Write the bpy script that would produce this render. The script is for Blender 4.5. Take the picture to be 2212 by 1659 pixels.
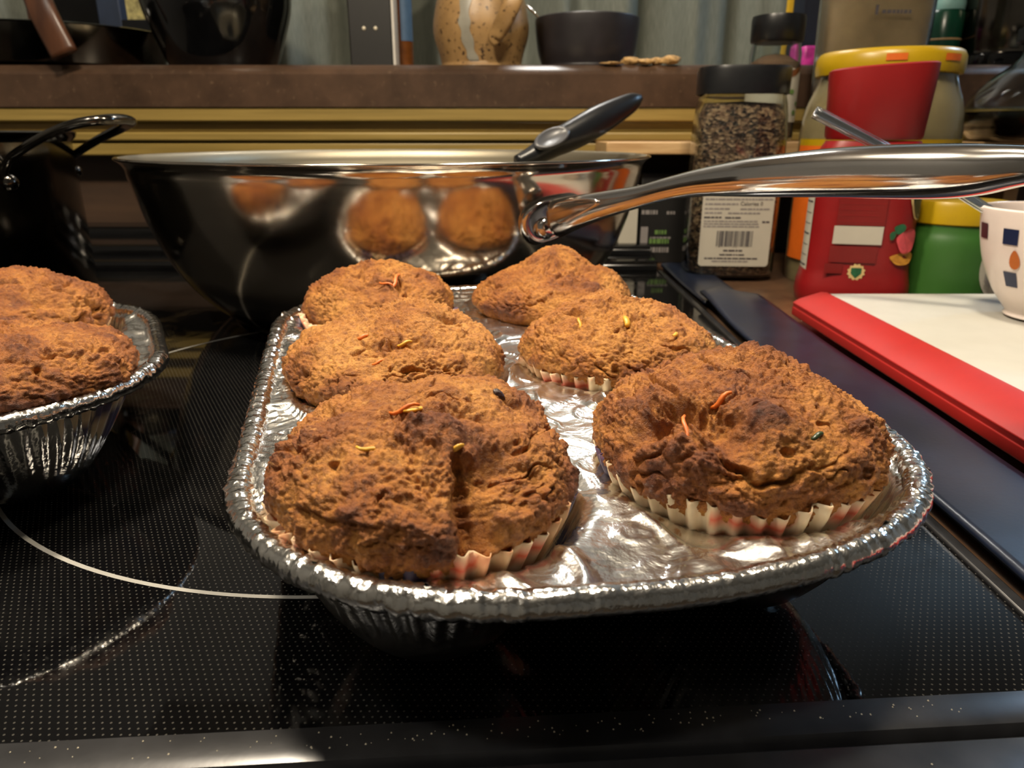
import bpy, math, random
import numpy as np
from mathutils import Vector, Matrix

scene = bpy.context.scene
for o in list(bpy.data.objects):
    bpy.data.objects.remove(o, do_unlink=True)
COL = scene.collection
rnd = random.Random(7)

# ------------------------------------------------------------------ camera
W_PX, H_PX, F_PX = 2212.0, 1659.0, 1560.0
PITCH = math.radians(19.1)
CAM_Z = 0.12
cam_d = bpy.data.cameras.new('camera')
cam_d.sensor_width = 36.0
cam_d.lens = 36.0 * F_PX / W_PX
cam_d.clip_start = 0.01
cam = bpy.data.objects.new('camera', cam_d)
COL.objects.link(cam)
cam.location = (0, 0, CAM_Z)
cam.rotation_euler = (math.pi / 2 - PITCH, 0, 0)
cam_d.dof.use_dof = True
cam_d.dof.focus_distance = 0.20
cam_d.dof.aperture_fstop = 26.0
scene.camera = cam

# ------------------------------------------------------------------ world, exposure
world = bpy.data.worlds.new('world')
scene.world = world
world.use_nodes = True
world.node_tree.nodes['Background'].inputs[0].default_value = (0.05, 0.05, 0.055, 1)
world.node_tree.nodes['Background'].inputs[1].default_value = 0.12
scene.view_settings.view_transform = 'Standard'
scene.view_settings.look = 'None'
scene.view_settings.gamma = 1.0
scene.view_settings.use_curve_mapping = False
scene.view_settings.exposure = 0.6

# ------------------------------------------------------------------ lamps of the room, plus an added pendant
WARM = (1.0, 0.86, 0.66)
COOL = (0.42, 0.68, 1.0)


def spot(name, loc, target, power, color, angle, radius, blend=0.5):
    d = bpy.data.lights.new(name, 'SPOT')
    d.energy = power
    d.color = color
    d.spot_size = math.radians(angle)
    d.spot_blend = blend
    d.shadow_soft_size = radius
    o = bpy.data.objects.new(name, d)
    COL.objects.link(o)
    o.location = loc
    o.rotation_euler = (Vector(target) - Vector(loc)).to_track_quat('-Z', 'Y').to_euler()
    return o


def bulb(name, loc, power, color, radius):
    d = bpy.data.lights.new(name, 'POINT')
    d.energy = power
    d.color = color
    d.shadow_soft_size = radius
    o = bpy.data.objects.new(name, d)
    COL.objects.link(o)
    o.location = loc
    return o


def disk(name, loc, power, color, size):
    d = bpy.data.lights.new(name, 'AREA')
    d.shape = 'DISK'
    d.size = size
    d.energy = power
    d.color = color
    o = bpy.data.objects.new(name, d)
    COL.objects.link(o)
    o.location = loc
    return o


CEIL = 1.45
HOOD_Z = 0.62
HOOD_LAMPS = [(-0.20, 0.30), (0.14, 0.30)]
for (lx_, ly_), e_ in zip(HOOD_LAMPS, (4.2, 2.6)):
    disk('hood_bulb', (lx_, ly_, HOOD_Z - 0.004), e_, WARM, 0.085)
PENDANTS = [((1.02, 0.97, 0.72), 5.5, COOL), ((0.06, 1.02, 0.76), 4.2, (1.0, 0.97, 0.92))]  # second, neutral pendant is added to brighten the curtain and foil reflections
for p_, e_, c_ in PENDANTS:
    bulb('pendant_bulb', p_, e_, c_, 0.05)
ceiling_bulb = bulb('ceiling_bulb', (-0.55, -0.20, 1.30), 12.0, (1.0, 0.93, 0.82), 0.05)

# ------------------------------------------------------------------ pixel helpers
CP, SP = math.cos(PITCH), math.sin(PITCH)


def ray(x, y):
    u, v = x - W_PX / 2, y - H_PX / 2
    return Vector((u, F_PX * CP - v * SP, -(F_PX * SP + v * CP)))


def onz(x, y, z=0.0):
    d = ray(x, y)
    t = (z - CAM_Z) / d.z
    return Vector((d.x * t, d.y * t, z))


def at(x, y, Y):
    d = ray(x, y)
    t = Y / d.y
    return Vector((d.x * t, Y, CAM_Z + d.z * t))


def zat(y, Y):
    return at(W_PX / 2, y, Y).z


def xat(x, y, Y):
    return at(x, y, Y).x


def project(P):
    x, y, z = P[:, 0], P[:, 1], P[:, 2] - CAM_Z
    zc = y * CP - z * SP
    yd = -(y * SP + z * CP)
    return W_PX / 2 + F_PX * x / zc, H_PX / 2 + F_PX * yd / zc, zc


# ------------------------------------------------------------------ materials
def lin(c):
    def f(v):
        v /= 255.0
        return v / 12.92 if v <= 0.04045 else ((v + 0.055) / 1.055) ** 2.4
    return tuple(f(v) for v in c) + (1.0,)


class MatB:
    def __init__(self, name):
        self.m = bpy.data.materials.new(name)
        self.m.use_nodes = True
        self.nt = self.m.node_tree
        self.b = self.nt.nodes['Principled BSDF']
        self.tc = None

    def n(self, t, **kw):
        n = self.nt.nodes.new(t)
        for k, v in kw.items():
            if k.startswith('i_'):
                key = k[2:]
                n.inputs[int(key) if key.isdigit() else key.replace('_', ' ')].default_value = v
            else:
                setattr(n, k, v)
        return n

    def l(self, a, b):
        self.nt.links.new(a, b)

    def coords(self, kind='Object', scale=None):
        if self.tc is None:
            self.tc = self.n('ShaderNodeTexCoord')
        if scale is None:
            return self.tc.outputs[kind]
        mp = self.n('ShaderNodeMapping')
        mp.inputs['Scale'].default_value = scale
        self.l(self.tc.outputs[kind], mp.inputs['Vector'])
        return mp.outputs[0]

    def noise(self, scale, detail=4, rough=0.55, vec=None, dist=0.0):
        n = self.n('ShaderNodeTexNoise')
        n.inputs['Scale'].default_value = scale
        n.inputs['Detail'].default_value = detail
        n.inputs['Roughness'].default_value = rough
        n.inputs['Distortion'].default_value = dist
        self.l(vec if vec is not None else self.coords(), n.inputs['Vector'])
        return n

    def ramp(self, fac, stops):
        r = self.n('ShaderNodeValToRGB')
        el = r.color_ramp.elements
        while len(el) < len(stops):
            el.new(0.5)
        for e, (p, c) in zip(el, stops):
            e.position = p
            e.color = c
        self.l(fac, r.inputs[0])
        return r.outputs[0]

    def mix(self, fac, a, b, mode='MIX'):
        m = self.n('ShaderNodeMix', data_type='RGBA', blend_type=mode)
        for sock, v in ((m.inputs[0], fac), (m.inputs[6], a), (m.inputs[7], b)):
            if isinstance(v, (int, float, tuple)):
                sock.default_value = v
            else:
                self.l(v, sock)
        return m.outputs[2]

    def math(self, op, a, b=0.0, c=0.0):
        m = self.n('ShaderNodeMath', operation=op)
        for s, v in zip(m.inputs, (a, b, c)):
            if isinstance(v, (int, float)):
                s.default_value = v
            else:
                self.l(v, s)
        return m.outputs[0]

    def bump(self, height, strength=0.5, dist=0.001, prev=None):
        b = self.n('ShaderNodeBump')
        b.inputs['Strength'].default_value = strength
        b.inputs['Distance'].default_value = dist
        self.l(height, b.inputs['Height'])
        if prev is not None:
            self.l(prev, b.inputs['Normal'])
        self.l(b.outputs[0], self.b.inputs['Normal'])
        return b.outputs[0]

    def set(self, **kw):
        for k, v in kw.items():
            s = self.b.inputs[k.replace('_', ' ')]
            if isinstance(v, (int, float, tuple)):
                s.default_value = v
            else:
                self.l(v, s)
        return self


def plain(name, rgb, rough=0.5, metal=0.0, var=0.12, vscale=60.0, bump=0.0, bscale=300.0, **kw):
    M = MatB(name)
    c = lin(rgb)
    nz = M.noise(vscale, 4)
    lo = tuple(max(0.0, v * (1 - var)) for v in c[:3]) + (1,)
    hi = tuple(min(1.0, v * (1 + var)) for v in c[:3]) + (1,)
    M.set(Base_Color=M.ramp(nz.outputs[0], [(0.3, lo), (0.7, hi)]), Roughness=rough, Metallic=metal, **kw)
    if bump:
        M.bump(M.noise(bscale, 3).outputs[0], bump, 0.0006)
    return M.m


def glass(name, rgb=(235, 240, 238), rough=0.03, ior=1.45):
    M = MatB(name)
    nz = M.noise(30, 2)
    M.set(Base_Color=lin(rgb), Transmission_Weight=1.0, IOR=ior,
          Roughness=M.math('MULTIPLY_ADD', nz.outputs[0], 0.04, rough))
    return M.m


MAT = {}


def build_materials():
    # muffin crumb
    M = MatB('muffin_crumb')
    v = M.coords()
    n1 = M.noise(55, 5, 0.6)
    n2 = M.noise(260, 5, 0.65)
    at_b = M.n('ShaderNodeAttribute', attribute_name='bake')
    fac = M.math('ADD', M.math('MULTIPLY', n1.outputs[0], 0.5), M.math('MULTIPLY', at_b.outputs['Fac'], 0.75))
    base = M.ramp(fac, [(0.18, lin((216, 160, 84))), (0.38, lin((196, 135, 60))), (0.56, lin((168, 105, 42))),
                        (0.76, lin((120, 66, 28))), (0.97, lin((70, 37, 18)))])
    fine = M.ramp(n2.outputs[0], [(0.34, lin((188, 162, 138))), (0.52, lin((240, 232, 222))), (0.70, lin((255, 250, 238)))])
    n3 = M.noise(900, 3, 0.6)
    grain = M.ramp(n3.outputs[0], [(0.36, lin((170, 140, 116))), (0.50, lin((246, 240, 232))), (0.66, lin((255, 252, 244)))])
    col = M.mix(0.8, base, fine, 'MULTIPLY')
    col = M.mix(0.55, col, grain, 'MULTIPLY')
    fl = M.noise(420, 2, 0.5)
    fleck = M.ramp(fl.outputs[0], [(0.70, (0, 0, 0, 1)), (0.76, (1, 1, 1, 1))])
    col = M.mix(M.math('MULTIPLY', fleck, 0.45), col, lin((226, 170, 96)))
    M.set(Base_Color=col, Roughness=M.math('MULTIPLY_ADD', n2.outputs[0], 0.35, 0.38))
    M.set(Specular_IOR_Level=0.45, Subsurface_Weight=0.08, Subsurface_Scale=0.004)
    M.b.inputs['Subsurface Radius'].default_value = (1.0, 0.5, 0.25)
    w = M.n('ShaderNodeTexVoronoi', feature='F1')
    w.inputs['Scale'].default_value = 520
    M.l(M.mix(0.06, v, M.noise(300, 2).outputs['Color'], 'ADD'), w.inputs['Vector'])
    b0 = M.bump(M.noise(1500, 4, 0.7).outputs[0], 0.9, 0.0007)
    b1 = M.bump(M.noise(480, 6, 0.7).outputs[0], 0.8, 0.0012, prev=b0)
    M.bump(w.outputs['Distance'], 0.40, 0.0008, prev=b1)
    MAT['muffin'] = M.m

    MAT['carrot'] = plain('carrot', (206, 104, 34), 0.45, var=0.25, vscale=400)
    MAT['pineapple'] = plain('yellow_fruit', (206, 154, 48), 0.4, var=0.25, vscale=400)
    MAT['raisin'] = plain('raisin_skin', (46, 26, 24), 0.3, var=0.4, vscale=500, bump=0.8, bscale=900)
    MAT['apple_skin'] = plain('glossy_brown_chunk', (120, 66, 40), 0.35, var=0.3, vscale=300, bump=0.6, bscale=700)
    MAT['zucchini'] = plain('zucchini_skin', (44, 58, 34), 0.3, var=0.4, vscale=500)

    # paper liner with printed patches
    M = MatB('liner_paper')
    a = M.n('ShaderNodeAttribute', attribute_name='print')
    c = M.mix(M.noise(120, 3).outputs[0], lin((226, 205, 176)), lin((200, 168, 128)))
    c = M.mix(1.0, c, a.outputs['Color'], 'MULTIPLY')
    M.set(Base_Color=c, Roughness=0.6, Subsurface_Weight=0.15, Subsurface_Scale=0.003)
    MAT['liner'] = M.m

    # foil
    M = MatB('aluminium_foil')
    n1 = M.noise(70, 5, 0.55, dist=0.6)
    n2 = M.noise(330, 3, 0.5)
    st = M.noise(1.0, 4, 0.6, vec=M.coords('Object', (60, 1800, 300)))
    M.set(Base_Color=lin((226, 224, 220)), Metallic=1.0,
          Roughness=M.math('MULTIPLY_ADD', st.outputs[0], 0.14, 0.15))
    b1 = M.bump(n1.outputs[0], 0.40, 0.0022)
    M.bump(n2.outputs[0], 0.12, 0.0006, prev=b1)
    MAT['foil'] = M.m
    M = MatB('aluminium_foil_rim')
    n2 = M.noise(420, 3, 0.5)
    M.set(Base_Color=lin((228, 226, 222)), Metallic=1.0, Roughness=0.17)
    M.bump(n2.outputs[0], 0.5, 0.0008)
    MAT['foil_rim'] = M.m

    # cooktop glass with printed dots
    M = MatB('cooktop_glass')
    sx = M.n('ShaderNodeSeparateXYZ')
    M.l(M.coords(), sx.inputs[0])
    P = 0.0019
    def lattice(ox, oy):
        fx = M.math('ADD', M.math('DIVIDE', sx.outputs[0], P), ox)
        fy = M.math('ADD', M.math('DIVIDE', sx.outputs[1], P * 1.73), oy)
        dx = M.math('SUBTRACT', M.math('FRACT', fx), 0.5)
        dy = M.math('SUBTRACT', M.math('FRACT', fy), 0.5)
        dy = M.math('MULTIPLY', dy, 1.73)
        d = M.math('SQRT', M.math('ADD', M.math('MULTIPLY', dx, dx), M.math('MULTIPLY', dy, dy)))
        return M.math('LESS_THAN', d, 0.13)
    dots = M.math('MAXIMUM', lattice(0.0, 0.0), lattice(0.5, 0.5))
    sm = M.noise(26, 6, 0.65, dist=1.2)
    smr = M.ramp(sm.outputs[0], [(0.48, (0.035, 0.035, 0.035, 1)), (0.72, (0.22, 0.22, 0.22, 1))])
    M.set(Base_Color=M.mix(dots, lin((7, 7, 8)), lin((66, 64, 60))),
          Roughness=smr, Specular_IOR_Level=0.36)
    MAT['glass_top'] = M.m
    MAT['ring_print'] = plain('ring_print', (150, 148, 142), 0.3, var=0.05)
    MAT['range_trim'] = plain('range_trim_enamel', (44, 44, 46), 0.28, metal=0.35, var=0.25, vscale=120, bump=0.05, bscale=200)
    MAT['range_black'] = plain('range_black_enamel', (10, 10, 11), 0.12, var=0.2)

    # metals
    M = MatB('stainless_brushed')
    br = M.noise(1.0, 3, 0.6, vec=M.coords('Object', (20, 20, 900)))
    M.set(Base_Color=lin((186, 176, 162)), Metallic=1.0, Roughness=M.math('MULTIPLY_ADD', br.outputs[0], 0.08, 0.10))
    M.bump(M.noise(40, 2).outputs[0], 0.05, 0.001)
    MAT['steel'] = M.m
    M = MatB('stainless_inside')
    br = M.noise(1.0, 3, 0.6, vec=M.coords('Object', (30, 30, 700)))
    M.set(Base_Color=lin((158, 150, 132)), Metallic=1.0, Roughness=M.math('MULTIPLY_ADD', br.outputs[0], 0.14, 0.40))
    MAT['steel_in'] = M.m
    M = MatB('stainless_polished')
    M.set(Base_Color=lin((214, 210, 206)), Metallic=1.0, Roughness=M.math('MULTIPLY_ADD', M.noise(60, 3).outputs[0], 0.06, 0.10))
    MAT['polish'] = M.m
    MAT['dark_steel'] = plain('dark_steel', (96, 92, 86), 0.14, metal=1.0, var=0.1)
    MAT['black_plastic'] = plain('black_plastic', (16, 17, 20), 0.32, var=0.2, vscale=300)
    MAT['black_gloss'] = plain('black_gloss', (9, 9, 10), 0.10, var=0.3)
    MAT['grey_rubber'] = plain('grey_inset', (70, 70, 73), 0.35, var=0.1)
    MAT['silicone'] = plain('navy_silicone', (20, 27, 43), 0.30, var=0.2, vscale=90, bump=0.08, bscale=500)

    # laminate counter
    def laminate(name, a, b, c_, rough):
        M = MatB(name)
        n1 = M.noise(14, 6, 0.7)
        n2 = M.noise(160, 4, 0.7)
        c = M.ramp(n1.outputs[0], [(0.35, lin(a)), (0.65, lin(b))])
        sp = M.ramp(n2.outputs[0], [(0.60, (0, 0, 0, 1)), (0.72, (1, 1, 1, 1))])
        c = M.mix(M.math('MULTIPLY', sp, 0.5), c, lin(c_))
        M.set(Base_Color=c, Roughness=rough)
        M.bump(n2.outputs[0], 0.05, 0.0005)
        return M.m
    MAT['counter'] = laminate('brown_laminate_counter', (62, 46, 36), (96, 70, 50), (122, 96, 72), 0.30)
    MAT['ledge'] = laminate('brown_speckled_laminate', (56, 41, 31), (80, 60, 46), (124, 102, 80), 0.30)

    def wood(name, a, b, sc, rough=0.45):
        M = MatB(name)
        n = M.noise(1.0, 6, 0.6, vec=M.coords('Object', sc), dist=0.4)
        M.set(Base_Color=M.ramp(n.outputs[0], [(0.3, lin(a)), (0.7, lin(b))]), Roughness=rough)
        M.bump(n.outputs[0], 0.1, 0.0006)
        return M.m
    MAT['mould'] = wood('honey_oak_moulding', (122, 102, 50), (154, 130, 70), (6, 160, 160), 0.42)
    MAT['pine'] = wood('pine_riser', (170, 132, 88), (206, 172, 126), (10, 120, 160))
    MAT['panel'] = wood('dark_brown_panel', (52, 36, 24), (70, 50, 34), (8, 90, 60), 0.6)
    MAT['brown_wood'] = wood('dark_brown_wood', (58, 34, 22), (88, 54, 34), (60, 60, 12), 0.35)

    MAT['wall'] = plain('painted_wall', (176, 172, 164), 0.8, var=0.05, vscale=8)
    MAT['ceiling'] = plain('painted_ceiling', (170, 165, 155), 0.85, var=0.04, vscale=8)
    MAT['floor'] = plain('floor_tile', (90, 78, 66), 0.5, var=0.15, vscale=10)
    M = MatB('curtain_cloth')
    n = M.noise(1.0, 3, 0.5, vec=M.coords('Object', (700, 700, 60)))
    M.set(Base_Color=M.ramp(n.outputs[0], [(0.3, lin((112, 116, 104))), (0.7, lin((134, 136, 124)))]), Roughness=0.85)
    M.bump(n.outputs[0], 0.15, 0.0006)
    MAT['curtain'] = M.m

    # stoneware
    M = MatB('speckled_stoneware')
    sp = M.noise(210, 3, 0.5)
    sm = M.ramp(sp.outputs[0], [(0.60, (0, 0, 0, 1)), (0.67, (1, 1, 1, 1))])
    c = M.ramp(M.noise(30, 4).outputs[0], [(0.3, lin((128, 98, 60))), (0.7, lin((166, 132, 86)))])
    M.set(Base_Color=M.mix(sm, c, lin((52, 34, 22))), Roughness=0.4)
    M.bump(sp.outputs[0], 0.15, 0.0008)
    MAT['stoneware'] = M.m
    MAT['grey_glaze'] = plain('grey_glaze', (138, 134, 122), 0.35, var=0.15)
    MAT['charcoal'] = plain('charcoal_glaze', (36, 33, 36), 0.38, var=0.2)
    MAT['shell'] = plain('dried_scraps', (176, 140, 88), 0.7, var=0.45, vscale=250, bump=0.6, bscale=400)

    # jars
    MAT['clear'] = glass('clear_glass')
    MAT['clear_plastic'] = glass('clear_plastic', (240, 238, 234), 0.06, 1.4)
    M = MatB('spice_mix')
    vo = M.n('ShaderNodeTexVoronoi')
    vo.inputs['Scale'].default_value = 320
    M.l(M.coords('Object', (1, 1, 1.5)), vo.inputs['Vector'])
    sp = M.n('ShaderNodeSeparateColor')
    M.l(vo.outputs['Color'], sp.inputs[0])
    c = M.ramp(sp.outputs[0], [(0.1, lin((48, 34, 27))), (0.35, lin((92, 66, 50))), (0.6, lin((128, 96, 72))), (0.9, lin((170, 142, 112)))])
    M.set(Base_Color=c, Roughness=0.6)
    M.bump(vo.outputs['Distance'], 0.9, 0.002)
    MAT['spice'] = M.m
    MAT['paper_white'] = plain('white_paper_label', (176, 170, 156), 0.55, var=0.03)
    MAT['ink'] = plain('printed_ink', (60, 56, 62), 0.6, var=0.1)
    MAT['ink_soft'] = plain('printed_ink_grey', (128, 122, 120), 0.6, var=0.1)
    MAT['black_print'] = plain('printed_black', (20, 19, 18), 0.5, var=0.1)
    MAT['green_print'] = plain('printed_green', (92, 122, 62), 0.5, var=0.1)
    MAT['ground_spice'] = plain('ground_brown_spice', (140, 108, 84), 0.8, var=0.1, vscale=400)
    MAT['red_plastic'] = plain('red_plastic', (124, 15, 17), 0.40, var=0.06)
    MAT['red_dark'] = plain('dark_red_print', (112, 14, 12), 0.4, var=0.1)
    MAT['pink_print'] = plain('pink_print', (206, 78, 86), 0.45, var=0.2, vscale=200)
    MAT['lime_print'] = plain('orange_yellow_print', (186, 128, 44), 0.45, var=0.3, vscale=200)
    MAT['leaf_print'] = plain('leaf_green_print', (34, 92, 58), 0.45, var=0.3, vscale=200)
    MAT['badge_print'] = plain('pale_badge_print', (204, 176, 120), 0.45, var=0.1)
    MAT['dark_leaf'] = plain('dark_olive_print', (40, 46, 28), 0.5, var=0.5, vscale=220)
    MAT['yellow_lid'] = plain('yellow_lid', (164, 134, 12), 0.34, var=0.06)
    MAT['orange_print'] = plain('orange_print', (204, 96, 24), 0.45, var=0.1)
    MAT['mayo'] = plain('cream_sauce', (156, 140, 102), 0.45, var=0.08, vscale=40)
    MAT['green_plastic'] = plain('green_plastic', (46, 88, 32), 0.40, var=0.06)
    MAT['green_dark'] = plain('dark_green_plastic', (10, 62, 44), 0.25, var=0.1)
    MAT['teal'] = plain('pale_teal_plastic', (132, 176, 172), 0.4, var=0.1)
    MAT['porcelain'] = plain('white_porcelain', (226, 212, 204), 0.25, var=0.04)
    MAT['navy_print'] = plain('navy_print', (24, 34, 66), 0.35, var=0.1)
    MAT['maroon_print'] = plain('maroon_print', (122, 22, 40), 0.35, var=0.1)
    MAT['ochre_print'] = plain('ochre_print', (180, 92, 16), 0.35, var=0.1)
    MAT['plum_print'] = plain('plum_print', (66, 22, 34), 0.35, var=0.1)
    MAT['batter'] = plain('chocolate_batter', (62, 32, 20), 0.22, var=0.2, bump=0.7, bscale=220)
    MAT['board_white'] = plain('white_board_plastic', (178, 176, 168), 0.5, var=0.03, bump=0.04, bscale=900)
    MAT['board_red'] = plain('red_board_grip', (158, 27, 22), 0.5, var=0.05, bump=0.04, bscale=900)
    MAT['oats'] = plain('translucent_wrap', (148, 132, 104), 0.30, var=0.25, vscale=30)
    MAT['coffee'] = plain('black_coffee', (16, 10, 8), 0.08, var=0.2)
    MAT['navy_card'] = plain('navy_box_card', (20, 26, 44), 0.5, var=0.2)
    MAT['magenta'] = plain('magenta_packet', (206, 60, 160), 0.4, var=0.4, vscale=120)
    MAT['blue_label'] = plain('blue_label', (66, 92, 122), 0.4, var=0.15)
    MAT['amber'] = plain('amber_bottle', (104, 60, 26), 0.18, var=0.3)
    MAT['amber_liquid'] = plain('amber_liquid', (140, 98, 34), 0.25, var=0.3)
    MAT['book_blue'] = plain('blue_book_cloth', (36, 48, 70), 0.6, var=0.15)
    MAT['card_pattern'] = plain('patterned_card', (176, 164, 108), 0.6, var=0.6, vscale=130)
    MAT['pencil'] = plain('yellow_pencil', (204, 164, 40), 0.4, var=0.1)
    MAT['salt'] = plain('salt_grain', (214, 204, 180), 0.3, var=0.2)
    MAT['lamp_white'] = plain('lamp_white_metal', (200, 196, 188), 0.4, var=0.05)


build_materials()


# ------------------------------------------------------------------ mesh helpers
def link(o, parent=None):
    COL.objects.link(o)
    if parent is not None:
        o.parent = parent
    return o


def mobj(name, verts, faces, mat, parent=None, smooth=False, loc=None):
    me = bpy.data.meshes.new(name)
    me.from_pydata([tuple(map(float, v)) for v in verts], [], faces)
    me.materials.append(MAT[mat] if isinstance(mat, str) else mat)
    if smooth:
        me.polygons.foreach_set('use_smooth', [True] * len(me.polygons))
    me.update()
    o = bpy.data.objects.new(name, me)
    link(o, parent)
    if loc is not None:
        o.location = loc
    return o


def shared(name, me, parent, loc=(0, 0, 0), rotz=0.0):
    o = bpy.data.objects.new(name, me)
    link(o, parent)
    o.location = loc
    o.rotation_euler = (0, 0, rotz)
    return o


def thing(name, label, cat, loc=(0, 0, 0), rotz=0.0, group=None):
    o = bpy.data.objects.new(name, None)
    COL.objects.link(o)
    o.empty_display_size = 0.02
    o.location = loc
    o.rotation_euler = (0, 0, rotz)
    o['label'] = label
    o['category'] = cat
    if group:
        o['group'] = group
    return o


def tag(o, label, cat, group=None):
    o['label'] = label
    o['category'] = cat
    if group:
        o['group'] = group
    return o


def struct(o, label=None):
    o['kind'] = 'structure'
    if label:
        o['label'] = label
    return o


def grid_faces(nu, nv, wrap=True, flip=False):
    """nv rows of nu verts"""
    F = []
    for j in range(nv - 1):
        for i in range(nu if wrap else nu - 1):
            a = j * nu + i
            b = j * nu + (i + 1) % nu
            q = (a, b, b + nu, a + nu)
            F.append(q[::-1] if flip else q)
    return F


def lathe(name, prof, mat, parent=None, n=64, loc=None, smooth=True, sx=1.0, sy=1.0, power=2.0, autosharp=True, caps=(True, True)):
    """prof: list of (r, z); superellipse cross-section when power != 2"""
    V = []
    for r, z in prof:
        for i in range(n):
            a = 2 * math.pi * i / n
            c, s = math.cos(a), math.sin(a)
            k = (abs(c) ** power + abs(s) ** power) ** (-1.0 / power)
            V.append((r * c * k * sx, r * s * k * sy, z))
    F = grid_faces(n, len(prof))
    if prof[0][0] > 1e-6 and caps[0]:
        F.append(tuple(range(n))[::-1])
    if prof[-1][0] > 1e-6 and caps[1]:
        b = (len(prof) - 1) * n
        F.append(tuple(range(b, b + n)))
    o = mobj(name, V, F, mat, parent, smooth, loc)
    if smooth and autosharp:
        sharp(o)
    return o


def sharp(o, ang=40):
    try:
        o.data.set_sharp_from_angle(angle=math.radians(ang))
    except Exception:
        pass
    return o


def box(name, lo, hi, mat, parent=None, bevel=0.0, seg=2):
    x0, y0, z0 = lo
    x1, y1, z1 = hi
    V = [(x0, y0, z0), (x1, y0, z0), (x1, y1, z0), (x0, y1, z0), (x0, y0, z1), (x1, y0, z1), (x1, y1, z1), (x0, y1, z1)]
    F = [(3, 2, 1, 0), (4, 5, 6, 7), (0, 1, 5, 4), (1, 2, 6, 5), (2, 3, 7, 6), (3, 0, 4, 7)]
    o = mobj(name, V, F, mat, parent)
    if bevel:
        m = o.modifiers.new('bevel', 'BEVEL')
        m.width = bevel
        m.segments = seg
        o.data.polygons.foreach_set('use_smooth', [True] * 6)
        sharp(o, 50)
    return o


def prism(name, poly, axis, a, b, mat, parent=None, smooth=False, bevel=0.0):
    """extrude a 2D polygon along axis ('x','y','z') from a to b"""
    n = len(poly)
    def P(p, t):
        return {'x': (t, p[0], p[1]), 'y': (p[0], t, p[1]), 'z': (p[0], p[1], t)}[axis]
    V = [P(p, a) for p in poly] + [P(p, b) for p in poly]
    F = [tuple(range(n))[::-1], tuple(range(n, 2 * n))] + [(i, (i + 1) % n, n + (i + 1) % n, n + i) for i in range(n)]
    o = mobj(name, V, F, mat, parent, smooth)
    import bmesh
    bm = bmesh.new()
    bm.from_mesh(o.data)
    bmesh.ops.recalc_face_normals(bm, faces=bm.faces)
    bm.to_mesh(o.data)
    bm.free()
    if smooth:
        sharp(o, 35)
    if bevel:
        m = o.modifiers.new('bevel', 'BEVEL')
        m.width = bevel
        m.segments = 3
        o.data.polygons.foreach_set('use_smooth', [True] * len(o.data.polygons))
        sharp(o, 50)
    return o


def catmull(pts, n):
    """resample a polyline (list of tuples of any dimension) smoothly"""
    P = np.array(pts, float)
    P = np.vstack([2 * P[0] - P[1], P, 2 * P[-1] - P[-2]])
    out = []
    m = len(P) - 3
    for i in range(n):
        t = i / (n - 1) * m
        k = min(int(t), m - 1)
        u = t - k
        p0, p1, p2, p3 = P[k:k + 4]
        out.append(0.5 * ((2 * p1) + (-p0 + p2) * u + (2 * p0 - 5 * p1 + 4 * p2 - p3) * u * u + (-p0 + 3 * p1 - 3 * p2 + p3) * u ** 3))
    return np.array(out)


def sweep(name, pts, radii, mat, parent=None, n=16, up=(0, 0, 1), closed=False, cap=True, power=2.0):
    """pts: Nx3; radii: list of (ra, rb): ra sideways, rb along 'up'"""
    P = np.array(pts, float)
    N = len(P)
    V = []
    for i in range(N):
        a = P[(i + 1) % N] if closed or i < N - 1 else P[i]
        b = P[i - 1] if closed or i > 0 else P[i]
        t = Vector(a - b).normalized()
        s = t.cross(Vector(up))
        if s.length < 1e-6:
            s = t.cross(Vector((1, 0, 0)))
        s.normalize()
        u = s.cross(t)
        ra, rb = radii[i] if isinstance(radii[i], (tuple, list, np.ndarray)) else (radii[i], radii[i])
        for k in range(n):
            an = 2 * math.pi * k / n
            c, sn = math.cos(an), math.sin(an)
            kk = (abs(c) ** power + abs(sn) ** power) ** (-1.0 / power)
            V.append(Vector(P[i]) + s * (ra * c * kk) + u * (rb * sn * kk))
    F = grid_faces(n, N)
    if closed:
        b = (N - 1) * n
        F += [(b + k, b + (k + 1) % n, (k + 1) % n, k) for k in range(n)]
    elif cap:
        F.append(tuple(range(n))[::-1])
        F.append(tuple(range((N - 1) * n, N * n)))
    return mobj(name, V, F, mat, parent, True)


def flatpoly(name, pts3, mat, parent=None):
    return mobj(name, pts3, [tuple(range(len(pts3)))], mat, parent)


def text(name, s, size, mat, parent, M, align='LEFT'):
    cu = bpy.data.curves.new('t', 'FONT')
    cu.body = s
    cu.size = size
    cu.align_x = align
    cu.resolution_u = 2
    cu.extrude = 0.00005
    to = bpy.data.objects.new('t', cu)
    COL.objects.link(to)
    dg = bpy.context.evaluated_depsgraph_get()
    me = bpy.data.meshes.new_from_object(to.evaluated_get(dg))
    bpy.data.objects.remove(to, do_unlink=True)
    me.name = name
    me.materials.clear()
    me.materials.append(MAT[mat])
    me.transform(M)
    o = bpy.data.objects.new(name, me)
    link(o, parent)
    return o


# ------------------------------------------------------------------ vector noise (numpy)
def _hash(ix, iy, iz, seed):
    h = (ix.astype(np.int64) * 374761393 + iy.astype(np.int64) * 668265263 + iz.astype(np.int64) * 2147483647 + seed * 974711) & 0xFFFFFFFF
    h = ((h ^ (h >> 13)) * 1274126177) & 0xFFFFFFFF
    h = ((h ^ (h >> 16)) * 2246822519) & 0xFFFFFFFF
    return h ^ (h >> 15)


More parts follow.
